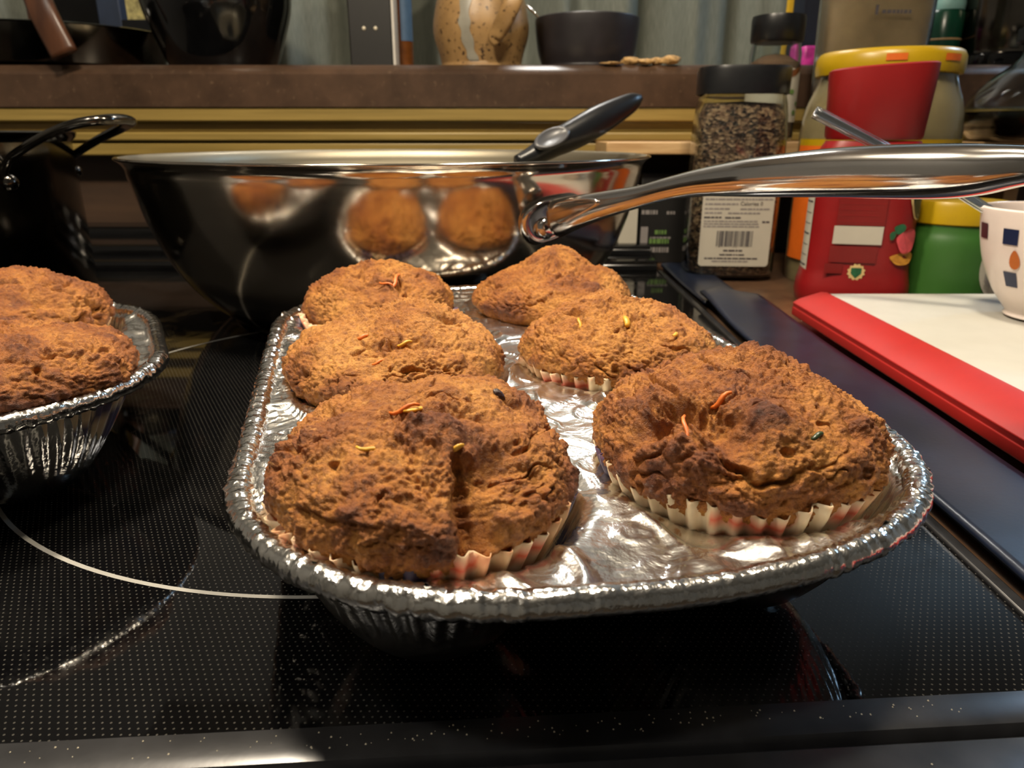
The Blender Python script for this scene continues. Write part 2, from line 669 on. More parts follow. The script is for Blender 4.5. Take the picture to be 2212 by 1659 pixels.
def perlin(P, seed=0):
    i = np.floor(P).astype(np.int64)
    fr = P - i
    u = fr * fr * fr * (fr * (fr * 6 - 15) + 10)
    res = 0
    for dx in (0, 1):
        for dy in (0, 1):
            for dz in (0, 1):
                h = _hash(i[:, 0] + dx, i[:, 1] + dy, i[:, 2] + dz, seed)
                g = np.stack([(h & 255) / 127.5 - 1, ((h >> 8) & 255) / 127.5 - 1, ((h >> 16) & 255) / 127.5 - 1], 1)
                d = (g * (fr - np.array([dx, dy, dz]))).sum(1)
                w = (u[:, 0] if dx else 1 - u[:, 0]) * (u[:, 1] if dy else 1 - u[:, 1]) * (u[:, 2] if dz else 1 - u[:, 2])
                res = res + d * w
    return res


def fbm(P, oct=4, seed=0, gain=0.5):
    r, a = 0, 1.0
    for o in range(oct):
        r = r + a * perlin(P * 2 ** o + o * 17.3, seed + o)
        a *= gain
    return r


def worley(P, seed=0):
    i = np.floor(P).astype(np.int64)
    fr = P - i
    best = np.full(len(P), 9.0)
    for dx in (-1, 0, 1):
        for dy in (-1, 0, 1):
            for dz in (-1, 0, 1):
                h = _hash(i[:, 0] + dx, i[:, 1] + dy, i[:, 2] + dz, seed)
                q = np.stack([dx + (h & 255) / 255.0, dy + ((h >> 8) & 255) / 255.0, dz + ((h >> 16) & 255) / 255.0], 1)
                best = np.minimum(best, ((q - fr) ** 2).sum(1))
    return np.sqrt(best)


def sstep(a, b, x):
    t = np.clip((x - a) / (b - a), 0, 1)
    return t * t * (3 - 2 * t)


# ------------------------------------------------------------------ room shell
WALL_Y = 0.82
LEDGE_Y = 0.785
LEDGE_T = zat(138, LEDGE_Y)
LEDGE_B = zat(231, LEDGE_Y)
X0, X1, Y0, Y1, ZF = -1.7, 1.9, -1.7, 1.35, -0.91
struct(box('floor', (X0, Y0, ZF - 0.02), (X1, Y1, ZF), 'floor'))
struct(box('ceiling', (X0, Y0, CEIL), (X1, Y1, CEIL + 0.02), 'ceiling'))
struct(box('wall_left', (X0 - 0.02, Y0, ZF), (X0, Y1, CEIL), 'wall'))
struct(box('wall_right', (X1, Y0, ZF), (X1 + 0.02, Y1, CEIL), 'wall'))
struct(box('wall_front', (X0, Y0 - 0.02, ZF), (X1, Y0, CEIL), 'wall'))
struct(box('wall_far', (X0, Y1, ZF), (X1, Y1 + 0.02, CEIL), 'wall'))
struct(box('wall_back', (X0, WALL_Y, ZF), (X1, WALL_Y + 0.10, LEDGE_B), 'panel'))

# honey coloured mouldings under the ledge
yz = lambda py, Y=WALL_Y - 0.03: zat(py, Y)
tr = [(LEDGE_B, yz(263), 0.033), (yz(263), yz(285), 0.024), (yz(285), yz(305), 0.031), (yz(308), yz(337), 0.028)]
for k, (zt, zb, dep) in enumerate(tr):
    o = struct(box('trim_%d' % (k + 1), (X0, WALL_Y - dep, zb), (X1, WALL_Y, zt), 'mould', bevel=0.002))

# bar ledge with a rounded front edge
led = thing('bar_ledge', 'long brown speckled laminate bar ledge above the honey wood moulding', 'ledge', (0, LEDGE_Y, LEDGE_B))
h = LEDGE_T - LEDGE_B
prof = [(0.24, 0), (0.0, 0)]
bz = zat(160, LEDGE_Y) - LEDGE_B
for k in range(9):
    a = math.pi / 2 * k / 8
    t_ = k / 8
    prof.append((0.010 * t_ + 0.0015 * (t_ - math.sin(t_ * math.pi) ), bz + (h - bz) * t_))
prof.append((0.24, h))
prism('ledge_slab', prof, 'x', X0, X1, 'ledge', led, smooth=True)

# curtain
def curtain():
    nx, nz = 420, 6
    xs = np.linspace(-0.95, 1.4, nx)
    V = []
    for j in range(nz):
        z = -0.2 + 0.72 * j / (nz - 1)
        for x in xs:
            y = 0.020 * math.sin(x * 62 + 1.3 * math.sin(x * 9)) + 0.012 * math.sin(x * 31 + 0.7 + 0.15 * z) + 0.005 * math.sin(x * 140)
            V.append((x, 1.16 + y, z))
    o = mobj('curtain', V, grid_faces(nx, nz, wrap=False), 'curtain', None, True)
    m = o.modifiers.new('solid', 'SOLIDIFY')
    m.thickness = 0.003
    tag(o, 'grey green pleated curtain hanging behind the bar ledge', 'curtain')
curtain()

# ------------------------------------------------------------------ lamps' bodies
hd_ = thing('range_hood', 'white range hood with two round lamps above the cooktop', 'range hood', (-0.1, 0.8, HOOD_Z))
hx0, hx1 = -0.38, 0.38
prism('hood_shell', [(-0.60, 0.0), (-0.60, 0.05), (-0.30, 0.16), (0.0, 0.16), (0.0, 0.0), (-0.003, 0.0), (-0.003, 0.157), (-0.30, 0.157), (-0.597, 0.048), (-0.597, 0.0)], 'x', hx0, hx1, 'lamp_white', hd_)
box('hood_underside', (hx0, -0.597, 0.004), (hx1, -0.003, 0.008), 'lamp_white', hd_)
box('duct_cover', (-0.13, -0.26, 0.16), (0.13, -0.002, CEIL - HOOD_Z), 'lamp_white', hd_, bevel=0.003)
for lx_, ly_ in HOOD_LAMPS:
    lathe('lamp_ring', [(0.046, 0.004), (0.046, -0.006), (0.054, -0.006), (0.056, 0.004)], 'polish', hd_, n=40, caps=(False, False), loc=(lx_ + 0.1, ly_ - 0.8, 0))
for k, (p_, e_, c_) in enumerate(PENDANTS):
    pn = thing('pendant_lamp', ['small pendant lamp with cool bluish bulb above the end of the bar ledge', 'added unseen pendant lamp brightening curtain and foil, above the middle of the bar ledge'][k], 'lamp', p_, 0.0, 'pendant lamps over the bar ledge')
    sweep('cord', [(0, 0, 0.13), (0, 0, CEIL - p_[2])], [0.003, 0.003], 'black_plastic', pn, n=8)
    lathe('shade', [(0.02, 0.13), (0.05, 0.12), (0.10, 0.075), (0.102, 0.06), (0.100, 0.06), (0.05, 0.113), (0.0, 0.12)], 'lamp_white', pn, n=40)
cl = thing('ceiling_lamp', 'round white ceiling lamp behind the range', 'lamp', (-0.55, -0.20, CEIL))
lathe('canopy', [(0.17, 0), (0.17, -0.012), (0.16, -0.016), (0.0, -0.016)], 'lamp_white', cl, n=40)
lathe('socket', [(0.02, -0.016), (0.02, -0.03), (0.0, -0.03)], 'lamp_white', cl, n=16)

# ------------------------------------------------------------------ range with glass cooktop
SX0, SX1 = -0.626, 0.134
def front_y(x):
    return 0.1238 + (x - 0.0) * 0.068
BACK_Y = 0.664
rg = thing('range_stove', 'black glass ceramic cooktop range with fine dotted print', 'stove', (0, 0, 0))
gx = [SX0, SX1]
V = [(SX0, front_y(SX0), 0), (SX1, front_y(SX1), 0), (SX1, BACK_Y, 0), (SX0, BACK_Y, 0)]
V = V + [(x, y, -0.006) for x, y, z in V]
mobj('glass_top', V, [(0, 1, 2, 3), (7, 6, 5, 4), (0, 4, 5, 1), (1, 5, 6, 2), (2, 6, 7, 3), (3, 7, 4, 0)], 'glass_top', rg)
# front trim: two rounded steps
def front_strip(name, prof, mat):
    n = len(prof)
    V = []
    for x in (SX0 - 0.004, SX1 + 0.006):
        for dy, z in prof:
            V.append((x, front_y(x) + dy, z))
    F = [(i, i + 1, n + i + 1, n + i) for i in range(n - 1)] + [tuple(range(n)), tuple(range(n, 2 * n))[::-1]]
    o = mobj(name, V, F, mat, rg, True)
    return sharp(o, 30)
front_strip('front_trim', [(0.0006, -0.006), (0.0006, 0.0004), (0.0, 0.0010), (-0.0060, 0.0012), (-0.0085, 0.0006), (-0.0098, -0.0016), (-0.0104, -0.008)], 'range_trim')
front_strip('front_rail', [(-0.0096, -0.02), (-0.0096, -0.0022), (-0.012, 0.0002), (-0.018, 0.0010), (-0.030, 0.0010), (-0.040, -0.002), (-0.046, -0.010), (-0.048, -0.03)], 'range_trim')
box('side_trim', (SX1, front_y(SX1) - 0.004, -0.01), (SX1 + 0.0045, BACK_Y, 0.0012), 'range_trim', rg, bevel=0.0008)
# rear riser of the range, rounded black enamel
def nose(y, z0, z1):
    r = z1 - z0
    return [(y + r - r * math.cos(math.pi / 2 * k / 8), z0 + r * math.sin(math.pi / 2 * k / 8)) for k in range(9)]
rp = [(BACK_Y, -0.02)] + nose(BACK_Y + 0.001, 0.0005, 0.009) + nose(BACK_Y + 0.036, 0.0095, 0.0185) + nose(BACK_Y + 0.110, 0.019, 0.027) + [(WALL_Y - 0.001, 0.027), (WALL_Y - 0.001, -0.02)]
prism('rear_trim', rp, 'x', SX0, SX1, 'range_black', rg, smooth=True)
box('range_body', (SX0, 0.14, ZF), (SX1, WALL_Y - 0.002, -0.0065), 'range_black', rg)
# burner ring print
RING = ((-0.0588, 0.3268), 0.1590)
RC, RR = RING
def ring(name, r, w, seg=160):
    V = []
    for i in range(seg):
        a = 2 * math.pi * i / seg
        for rr in (r - w / 2, r + w / 2):
            V.append((RC[0] + rr * math.cos(a), RC[1] + rr * math.sin(a), 0.00012))
    F = [(2 * i, 2 * i + 1, (2 * i + 3) % (2 * seg), (2 * i + 2) % (2 * seg)) for i in range(seg)]
    return mobj(name, V, F, 'ring_print', rg)
ring('burner_ring', RR, 0.0015)

# ------------------------------------------------------------------ counter to the right
ct = thing('countertop', 'brown mottled laminate countertop beside the black range', 'countertop', (0.14, 0.1, 0))
box('worktop', (0.003, 0.0, -0.04), (X1 - 0.141, WALL_Y - 0.101, -0.0015), 'counter', ct, bevel=0.002)
cb = thing('base_cabinet', 'wooden base cabinet carrying the brown countertop', 'cabinet', (0.14, 0.14, ZF))
box('cabinet_body', (0.003, 0.02, 0.08), (X1 - 0.141, WALL_Y - 0.142, -0.042 - ZF), 'panel', cb)
for k in range(3):
    d = box('door', (0.02 + k * 0.56, 0.0, 0.1), (0.56 + k * 0.56, 0.019, 0.84), 'mould', cb, bevel=0.003)
    sweep('handle', [(0.5 + k * 0.56, -0.001, 0.62), (0.5 + k * 0.56, -0.025, 0.64), (0.5 + k * 0.56, -0.025, 0.74), (0.5 + k * 0.56, -0.001, 0.76)], [0.005] * 4, 'polish', d, n=8)

# silicone gap covers
def gap_cover(name, x0, x1, y0, y1, zb, bulge, label):
    nx, ny = 14, 40
    V = []
    for j in range(ny):
        t = j / (ny - 1)
        y = y0 + (y1 - y0) * t
        for i in range(nx):
            s = i / (nx - 1)
            # rounded far corners
            rr = 0.012
            ins = 0.0
            d = y1 - y
            if d < rr:
                ins = rr - math.sqrt(max(0, rr * rr - (rr - d) ** 2))
            x = (x0 + ins) + (x1 - x0 - 2 * ins) * s
            z = zb + bulge * math.exp(-((y1 - y - 0.02) / 0.05) ** 2) * (0.35 + 0.65 * math.exp(-((s - 0.35) / 0.4) ** 2)) + 0.0004 * math.sin(y * 40 + s * 2)
            V.append((x, y, z))
    o = mobj(name, V, grid_faces(nx, ny, wrap=False), 'silicone', None, True)
    m = o.modifiers.new('solid', 'SOLIDIFY')
    m.thickness = 0.0022
    m.offset = 1
    return tag(o, label, 'gap cover')
gap_cover('gap_cover', 0.1405, 0.176, 0.520, 0.692, 0.0015, 0.0, 'flat navy silicone gap cover strip near the white box at the wall')
gap_cover('gap_cover', 0.1395, 0.182, 0.05, 0.540, 0.0040, 0.006, 'long navy silicone gap cover strip between the foil tray and red cutting board')

# ------------------------------------------------------------------ foil muffin tray
TL, TW, TRC, RIM_Z = 0.277, 0.177, 0.064, 0.040
CUPS = [(q, r) for r in (-0.088, 0.0, 0.088) for q in (-0.0415, 0.0415)]
CUP_R, CUP_P, CUP_D = 0.0352, 2.7, 0.0385


def rr_outline(n, L=TL, W=TW, rc=TRC):
    """n points evenly along a rounded rectangle, ccw, start at front middle"""
    seg = []
    a, b = W / 2 - rc, L / 2 - rc
    P = []
    for (cx, cy, s) in ((a, -b, -90), (a, b, 0), (-a, b, 90), (-a, -b, 180)):
        for k in range(91):
            an = math.radians(s + k)
            P.append((cx + rc * math.cos(an), cy + rc * math.sin(an)))
    P = np.array(P + [P[0]])
    d = np.r_[0, np.cumsum(np.hypot(*np.diff(P, axis=0).T))]
    t = np.linspace(0, d[-1], n, endpoint=False)
    return np.stack([np.interp(t, d, P[:, 0]), np.interp(t, d, P[:, 1])], 1), d[-1]


def corner_mask(o):
    """1 at the rounded corners, 0 on the straight middle of the edges"""
    a, b = TW / 2 - TRC, TL / 2 - TRC
    ang = np.abs(np.degrees(np.arctan2(np.abs(o[:, 1]) - b, np.abs(o[:, 0]) - a)))
    m = ((np.abs(o[:, 0]) > a * 0.6) & (np.abs(o[:, 1]) > 0)).astype(float)
    front = (np.abs(o[:, 1]) > TL / 2 - 0.006) & (np.abs(o[:, 0]) < 0.03)
    return np.where(front, 0.25, 1.0)


def tray_meshes():
    NA, NR = 720, 130
    o, per = rr_outline(NA)
    rows = []
    for j in range(NR):
        s = (j / (NR - 1)) ** 0.9
        rows.append(o * s * 0.978)
    XY = np.vstack(rows)
    P3 = np.c_[XY, np.zeros(len(XY))]
    dist = np.full(len(XY), 9.0)
    angc = np.zeros(len(XY))
    cidx = np.zeros(len(XY), int)
    for k, c in enumerate(CUPS):
        d = np.hypot(XY[:, 0] - c[0], XY[:, 1] - c[1])
        an = np.arctan2(XY[:, 1] - c[1], XY[:, 0] - c[0])
        mk = d < dist
        dist[mk] = d[mk]
        angc[mk] = an[mk]
        cidx[mk] = k
    # flange relief: gentle dents, creases between the cups
    z = 0.0016 * fbm(P3 * 34, 2, 3) + 0.0003 * fbm(P3 * 110, 2, 9)
    rid = 1 - np.abs(perlin(P3 * np.array([42, 30, 1]), 21)) * 2.2
    z += 0.0012 * sstep(0.82, 1.0, rid)
    rid2 = 1 - np.abs(perlin(P3 * np.array([75, 90, 1]), 5)) * 2.2
    z += 0.0004 * sstep(0.88, 1.0, rid2)
    sag = 0.0035 * np.exp(-((XY[:, 0] - 0.005) / 0.028) ** 2) * np.exp(-((XY[:, 1] + 0.135) / 0.05) ** 2)
    z -= sag
    # small pleats radiating from each cup towards the outer corner
    rad = np.hypot(*XY.T)
    out = sstep(0.045, 0.075, np.abs(XY[:, 0])) + sstep(0.095, 0.12, np.abs(XY[:, 1])) * sstep(0.02, 0.05, np.abs(XY[:, 0]))
    out = np.clip(out, 0, 1)
    ph = angc * 46 + 2.5 * perlin(P3 * 60, 77) * 3
    pl = np.abs(np.sin(ph)) ** 1.5 * (0.6 + 0.8 * perlin(P3 * 90, 31))
    z += out * 0.0016 * pl * sstep(CUP_R - 0.004, CUP_R + 0.003, dist)
    # cup wells
    q_ = np.clip(dist / CUP_R, 0, 1)
    well = 1 - q_ ** CUP_P
    t = np.clip(well * 1.4, 0, 1)
    lip = sstep(CUP_R + 0.004, CUP_R, dist) * 0.0012
    flute = 0.0006 * np.sin(angc * 44 + 4 * perlin(P3 * 50, 8)) * np.sin(np.pi * np.clip(t, 0, 1))
    z = z * (1 - sstep(0, 0.3, t)) - CUP_D * well - lip
    z = np.maximum(z, -CUP_D)
    XY2 = XY.copy()
    # flute the walls sideways
    XY2[:, 0] += flute * np.cos(angc)
    XY2[:, 1] += flute * np.sin(angc)
    V = np.c_[XY2, z]
    # outermost rows rise to the rim
    for j in range(NR - 5, NR):
        V[j * NA:(j + 1) * NA, 2] += 0.0006 * (j - NR + 5)
    F = grid_faces(NA, NR)
    sheet = bpy.data.meshes.new('foil_sheet')
    sheet.from_pydata(V.tolist(), [], F)
    sheet.materials.append(MAT['foil'])
    sheet.polygons.foreach_set('use_smooth', [True] * len(sheet.polygons))
    # rolled rim
    NP, NS = 1500, 12
    o, per = rr_outline(NP)
    tt = np.linspace(0, per, NP, endpoint=False)
    mask = corner_mask(o)
    q = np.c_[tt * 400, np.zeros(NP), np.zeros(NP)]
    cr = perlin(q, 5) + 0.7 * perlin(q * 2.1, 6)
    cr2 = perlin(q * 0.5, 15)
    nrm = np.roll(o, -1, 0) - np.roll(o, 1, 0)
    nrm /= np.hypot(*nrm.T)[:, None]
    nrm = np.stack([nrm[:, 1], -nrm[:, 0]], 1)
    V = []
    for k in range(NS):
        a = 2 * math.pi * k / NS
        qq = np.c_[tt * 380 + 0.9 * math.cos(a), np.full(NP, math.sin(a) * 1.2), np.full(NP, math.cos(a) * 1.2)]
        loc = perlin(qq, 40) + 0.6 * perlin(qq * 2.3, 41)
        r = 0.0030 + mask * (0.00085 * loc + 0.0005 * cr)
        rx = r * math.cos(a) * 1.05
        rz = r * math.sin(a) * (1.0 + 0.15 * cr2)
        V.append(np.c_[o - nrm * 0.0030 + nrm * rx[:, None], 0.0008 + rz + 0.0005 * cr2 * mask])
    V = np.stack(V, 1).reshape(-1, 3)  # NP x NS
    sagr = 0.0030 * np.exp(-((V[:, 0] - 0.005) / 0.028) ** 2) * (V[:, 1] < -0.12)
    V[:, 2] -= sagr
    F = grid_faces(NS, NP)
    b = (NP - 1) * NS
    F += [(b + k, b + (k + 1) % NS, (k + 1) % NS, k) for k in range(NS)]
    rim = bpy.data.meshes.new('rolled_rim')
    rim.from_pydata(V.tolist(), [], [f[::-1] for f in F])
    rim.materials.append(MAT['foil_rim'])
    rim.polygons.foreach_set('use_smooth', [True] * len(rim.polygons))
    return sheet, rim


SHEET, RIM = tray_meshes()
TA = ((0.0005, 0.248), 0.238)
TB = ((-0.2665, 0.2247), math.radians(27.25 + 90))


def tray(pos, rot, label):
    t = thing('foil_muffin_tray', label, 'muffin tray', (pos[0], pos[1], 0.0), rot, 'foil muffin trays')
    shared('foil_sheet', SHEET, t, (0, 0, RIM_Z))
    shared('rolled_rim', RIM, t, (0, 0, RIM_Z))
    return t


tray(TA[0], TA[1], 'crinkled silver foil tray holding six muffins in front of the steel pan')
tray(TB[0], TB[1], 'crinkled silver foil tray holding two darker muffins beside the steel pot')


def cup_world(T, q, r):
    (cx, cy), a = T
    c, s = math.cos(a), math.sin(a)
    return cx + q * c - r * s, cy + q * s + r * c


# ------------------------------------------------------------------ muffins
def make_liner(parent, seed, rtop, ztop):
    rg_ = np.random.default_rng(seed)
    n, m = 264, 12
    fl = 44
    V, C = [], []
    palette = {'w': (1.0, 1.0, 1.0), 'r': (0.72, 0.16, 0.10), 'b': (0.12, 0.13, 0.36), 'p': (0.85, 0.66, 0.52)}
    pat = []
    for k in range(fl):
        pat.append(rg_.choice(['w', 'w', 'w', 'r', 'b', 'p', 'r', 'b']))
    hh = rg_.normal(size=n) * 0.0
    edge = 0.0010 * np.array([math.sin(i * 2 * math.pi / n * 7 + seed) + 0.5 * math.sin(i * 2 * math.pi / n * 13) for i in range(n)])
    for j in range(m):
        t = j / (m - 1)
        for i in range(n):
            a = 2 * math.pi * i / n
            k = int(i / n * fl)
            amp = 0.0006 + 0.0008 * t
            z = 0.0045 + (ztop + edge[i] * 1.0 - 0.0045) * t
            f_ = min(1.0, max(0.0, (RIM_Z - z + 0.003) / CUP_D))
            r = min(CUP_R * (1 - f_) ** (1 / CUP_P) - 0.0016, rtop) + amp * (0.3 + 0.7 * t) * math.sin(a * fl) + 0.0012 * t * t
            V.append((r * math.cos(a), r * math.sin(a), z))
            p = pat[(k // 2 + j // 4 * 5) % fl]
            if p == 'r' and (j % 2):
                p = 'w'
            C.append(palette[p] + (1.0,))
    F = grid_faces(n, m)
    F.append(tuple(range(n))[::-1])
    o = mobj('paper_liner', V, F, 'liner', parent, True)
    ca = o.data.color_attributes.new('print', 'FLOAT_COLOR', 'POINT')
    ca.data.foreach_set('color', np.array(C, 'f').ravel())
    m_ = o.modifiers.new('solid', 'SOLIDIFY')
    m_.thickness = 0.00025
    return o


def muffin(T, q, r, label, seed, R, H, nu=300, nv=150, lumps=(), dents=(), rlobes=(), off=(0, 0), pw=(0.85, 1.05),
           bits=(), tone=0.0, group=None, zbase=0.0447):
    x0, y0 = cup_world(T, q, r)
    x0 += off[0]
    y0 += off[1]
    th = thing('muffin', label, 'muffin', (x0, y0, 0.0), 0.0, group)
    a = np.linspace(0, 2 * math.pi, nu, endpoint=False)
    t = np.linspace(0.004, 1, nv)
    tt, aa = np.meshgrid(t, a, indexing='ij')
    top = 0.74
    al = np.clip(tt / top, 0, 1) * math.pi / 2
    un = np.clip((tt - top) / (1 - top), 0, 1)
    rl = 1.0 + sum(amp * np.exp(-((np.angle(np.exp(1j * (aa - an)))) / wd) ** 2) for an, amp, wd in rlobes) if rlobes else 1.0
    r_ = R * rl * np.sin(al) ** pw[0]
    z_ = H * np.cos(al) ** pw[1]
    r_ = np.where(un > 0, R * rl * (1 - 0.17 * un ** 1.3), r_)
    z_ = np.where(un > 0, -0.0085 * un, z_)
    X = r_ * np.cos(aa)
    Y = r_ * np.sin(aa)
    Z = zbase + z_
    wt = 1 - un
    for (lx, ly, amp, sg) in lumps:
        Z = Z + amp * np.exp(-((X - lx) ** 2 + (Y - ly) ** 2) / sg ** 2) * np.clip(wt * np.cos(al) * 2.2, 0, 1)
    G = np.stack([X, Y, Z], -1)

    def normals(G):
        du = np.roll(G, -1, 1) - np.roll(G, 1, 1)
        dv = np.gradient(G, axis=0)
        n = np.cross(dv, du)
        n /= (np.linalg.norm(n, axis=-1, keepdims=True) + 1e-12)
        return n
    P = G.reshape(-1, 3)
    S = seed * 7.13
    N = normals(G).reshape(-1, 3)
    big = fbm(P * 62 + S, 3, seed)
    warp = np.stack([fbm(P * 90 + S + k * 31, 2, seed + k) for k in range(3)], 1) * 0.006
    Pw = P + warp
    d = 0.0028 * big
    d += 0.0011 * fbm(Pw * 150 + S, 3, seed + 3)
    rough = 0.55 + 0.75 * sstep(-0.3, 0.4, fbm(P * 45 + S, 2, seed + 12))
    w1 = worley(Pw * 190 + S, seed + 9)
    d += 0.0012 * (0.45 - w1) * rough
    w2 = worley(Pw * 430 + S, seed + 10)
    d += 0.0014 * (0.45 - w2) * rough
    rg3 = 1 - 2.0 * np.abs(perlin(Pw * 330 + S, seed + 13))
    d += 0.0003 * rg3 * rough
    w3 = worley(P * 900 + S, seed + 14)
    d += 0.0010 * (0.45 - w3) * rough
    rd = 1 - 2.0 * np.abs(perlin(Pw * 52 + S, seed + 20))
    msk = sstep(-0.05, 0.25, perlin(P * 38 + S, seed + 21))
    crack = sstep(0.88, 1.0, rd) * msk
    d -= 0.0032 * crack
    rd2 = 1 - 2.2 * np.abs(perlin(Pw * 120 + S, seed + 22))
    crack2 = sstep(0.86, 1.0, rd2) * sstep(0.05, 0.3, perlin(P * 70 + S, seed + 23))
    d -= 0.0013 * crack2
    pit = sstep(0.34, 0.48, perlin(Pw * 210 + S, seed + 24))
    d -= 0.0020 * pit
    edge = np.clip(1 - un.reshape(-1) * 1.3, 0.0, 1)
    P2 = P + N * (d * (0.25 + 0.75 * edge))[:, None]
    # dents and bumps at places read off the photograph (pixel, depth, width)
    Wp = P2 + np.array([x0, y0, 0])
    crust = np.zeros(len(Wp))
    for (px, py, dep, sx_, sy_, rot) in dents:
        u, v, zc = project(Wp)
        pix = np.hypot(u - px, v - py)
        near = pix < max(9.0, pix.min() + 2)
        idx = np.where(near)[0]
        k = idx[np.argmin(zc[idx])]
        n = N[k]
        rel = Wp - Wp[k]
        t1 = np.array([1.0, 0, 0]) - n * n[0]
        t1 /= np.linalg.norm(t1)
        t2 = np.cross(n, t1)
        c, s = math.cos(rot), math.sin(rot)
        e1 = rel @ (t1 * c + t2 * s)
        e2 = rel @ (-t1 * s + t2 * c)
        wob = 1 + 0.9 * perlin(Wp * 240, seed + 50)
        g = np.exp(-((e1 / sx_) ** 2 + (e2 / sy_) ** 2) * wob) * (np.abs(rel @ n) < 0.012)
        Wp = Wp - n * (dep * g)[:, None]
        if dep < 0:
            crust += 0.38 * g
    P2 = Wp - np.array([x0, y0, 0])
    low = perlin(P * 48 + S, seed + 60)
    low2 = fbm(P * 95 + S, 2, seed + 61)
    rimb = sstep(0.50, 0.74, tt.reshape(-1)) * sstep(0.35, 0.0, un.reshape(-1))
    bake = 0.24 + 0.42 * low + 0.20 * low2 + 0.22 * rimb * sstep(-0.3, 0.4, low2) + 0.9 * np.clip(d, -0.002, 0.004) / 0.01 + tone
    spots = sstep(0.30, 0.5, perlin(P * 80 + S, seed + 62))
    bake += 0.22 * spots + crust
    # pale paper-side skirt under the crown
    bake -= 0.30 * sstep(0.3, 0.8, un.reshape(-1))
    bake = np.clip(bake, 0, 1)
    F = grid_faces(nu, nv, flip=False)
    F.append(tuple(range(nu))[::-1])
    o = mobj('muffin_top', P2, F, 'muffin', th, True)
    at_ = o.data.attributes.new('bake', 'FLOAT', 'POINT')
    at_.data.foreach_set('value', bake.astype('f'))
    make_liner(th, seed + 100, 0.0335, 0.0435)
    # visible bits lodged in the crust
    Wp = P2 + np.array([x0, y0, 0])
    u, v, zc = project(Wp)
    N2 = normals(P2.reshape(G.shape)).reshape(-1, 3)
    for (px, py, kind, ln, wd, rot) in bits:
        idx = np.where(np.hypot(u - px, v - py) < 8)[0]
        if len(idx) == 0:
            continue
        k = idx[np.argmin(zc[idx])]
        n = Vector(N2[k])
        if n.z < 0 and n.y > 0:
            n = -n
        t1 = Vector((1, 0, 0)) - n * n.x
        t1.normalize()
        t2 = n.cross(t1)
        dirv = t1 * math.cos(rot) + t2 * math.sin(rot)
        p = Vector(P2[k]) - n * (wd * 0.22)
        if kind in ('raisin', 'apple_skin'):
            nn = 12
            V = []
            sd = n.cross(dirv)
            for j in range(9):
                f = math.pi * j / 8
                for i in range(nn):
                    a_ = 2 * math.pi * i / nn
                    w_ = 1 + 0.2 * math.sin(3 * a_ + j)
                    V.append(p + dirv * (ln * 0.5 * math.cos(f)) + (sd * math.cos(a_) * wd * 0.5 + n * math.sin(a_) * wd * 0.32) * math.sin(f) * w_)
            mobj(kind if kind == 'raisin' else 'crust_chunk', V, grid_faces(nn, 9), kind, th, True)
        else:
            pts = []
            for j in range(7):
                f = j / 6 - 0.5
                pts.append(p + dirv * (ln * f) + n * (wd * 0.25 - 0.6 * ln * f * f * 0.5) + n.cross(dirv) * (0.12 * ln * math.sin(f * 5)))
            nm = {'carrot': 'carrot_shred', 'pineapple': 'fruit_piece', 'zucchini': 'green_fleck'}[kind]
            sweep(nm, pts, [(wd * 0.42 * (0.4 + 0.6 * math.cos(f * 1.3)), wd * 0.30 * (0.4 + 0.6 * math.cos(f * 1.3))) for f in np.linspace(-1, 1, 7)], kind, th, n=8, up=n)
    return th


GA = 'muffins in the foil trays'
muffin(TA, -0.0415, -0.088, 'large muffin with a torn cleft in its side and a brown bump', 11, 0.0345, 0.0185, 560, 270,
       lumps=((0.012, 0.016, 0.0035, 0.014), (-0.006, 0.006, 0.002, 0.012)),
       dents=((915, 925, -0.0030, 0.007, 0.0065, 0.4), (1042, 1120, 0.0075, 0.0030, 0.012, 0.15), (1075, 1000, 0.0055, 0.008, 0.006, 0.3), (960, 875, 0.003, 0.013, 0.002, 0.1), (760, 1100, -0.002, 0.005, 0.005, 0),
              (930, 1150, -0.0028, 0.006, 0.005, 0), (880, 960, 0.0022, 0.0016, 0.006, 0.2)),
       rlobes=((-1.4, 0.05, 0.4), (2.6, 0.03, 0.5)), off=(-0.0015, -0.001), pw=(0.80, 1.0),
       bits=((800, 962, 'pineapple', 0.006, 0.0012, -0.2), (872, 880, 'carrot', 0.007, 0.0012, 0.1), (1085, 845, 'raisin', 0.004, 0.0022, -0.5),
             (990, 972, 'pineapple', 0.003, 0.0016, 0.1), (905, 878, 'pineapple', 0.006, 0.0016, 0.2)),
       tone=0.05, group=GA)
muffin(TA, 0.0415, -0.088, 'large muffin with a jagged hole and dark crust beside the red board', 23, 0.0352, 0.0205, 560, 270,
       lumps=((0.004, 0.012, 0.003, 0.014),),
       dents=((1425, 888, 0.0080, 0.0065, 0.0034, 0.2), (1565, 925, 0.0065, 0.005, 0.007, 0.4), (1520, 985, -0.0028, 0.006, 0.005, 0), (1640, 890, -0.0022, 0.006, 0.005, 0),
              (1480, 905, 0.003, 0.002, 0.005, 0.5), (1850, 900, 0.002, 0.002, 0.006, 0.5)),
       rlobes=((-0.25, 0.05, 0.3), (3.0, 0.02, 0.4)), off=(-0.0045, -0.001), pw=(0.82, 0.95), zbase=0.0437,
       bits=((1482, 915, 'carrot', 0.008, 0.0013, 1.25), (1550, 865, 'carrot', 0.006, 0.0015, 0.5), (1760, 936, 'zucchini', 0.003, 0.0016, 0.2)),
       tone=0.08, group=GA)
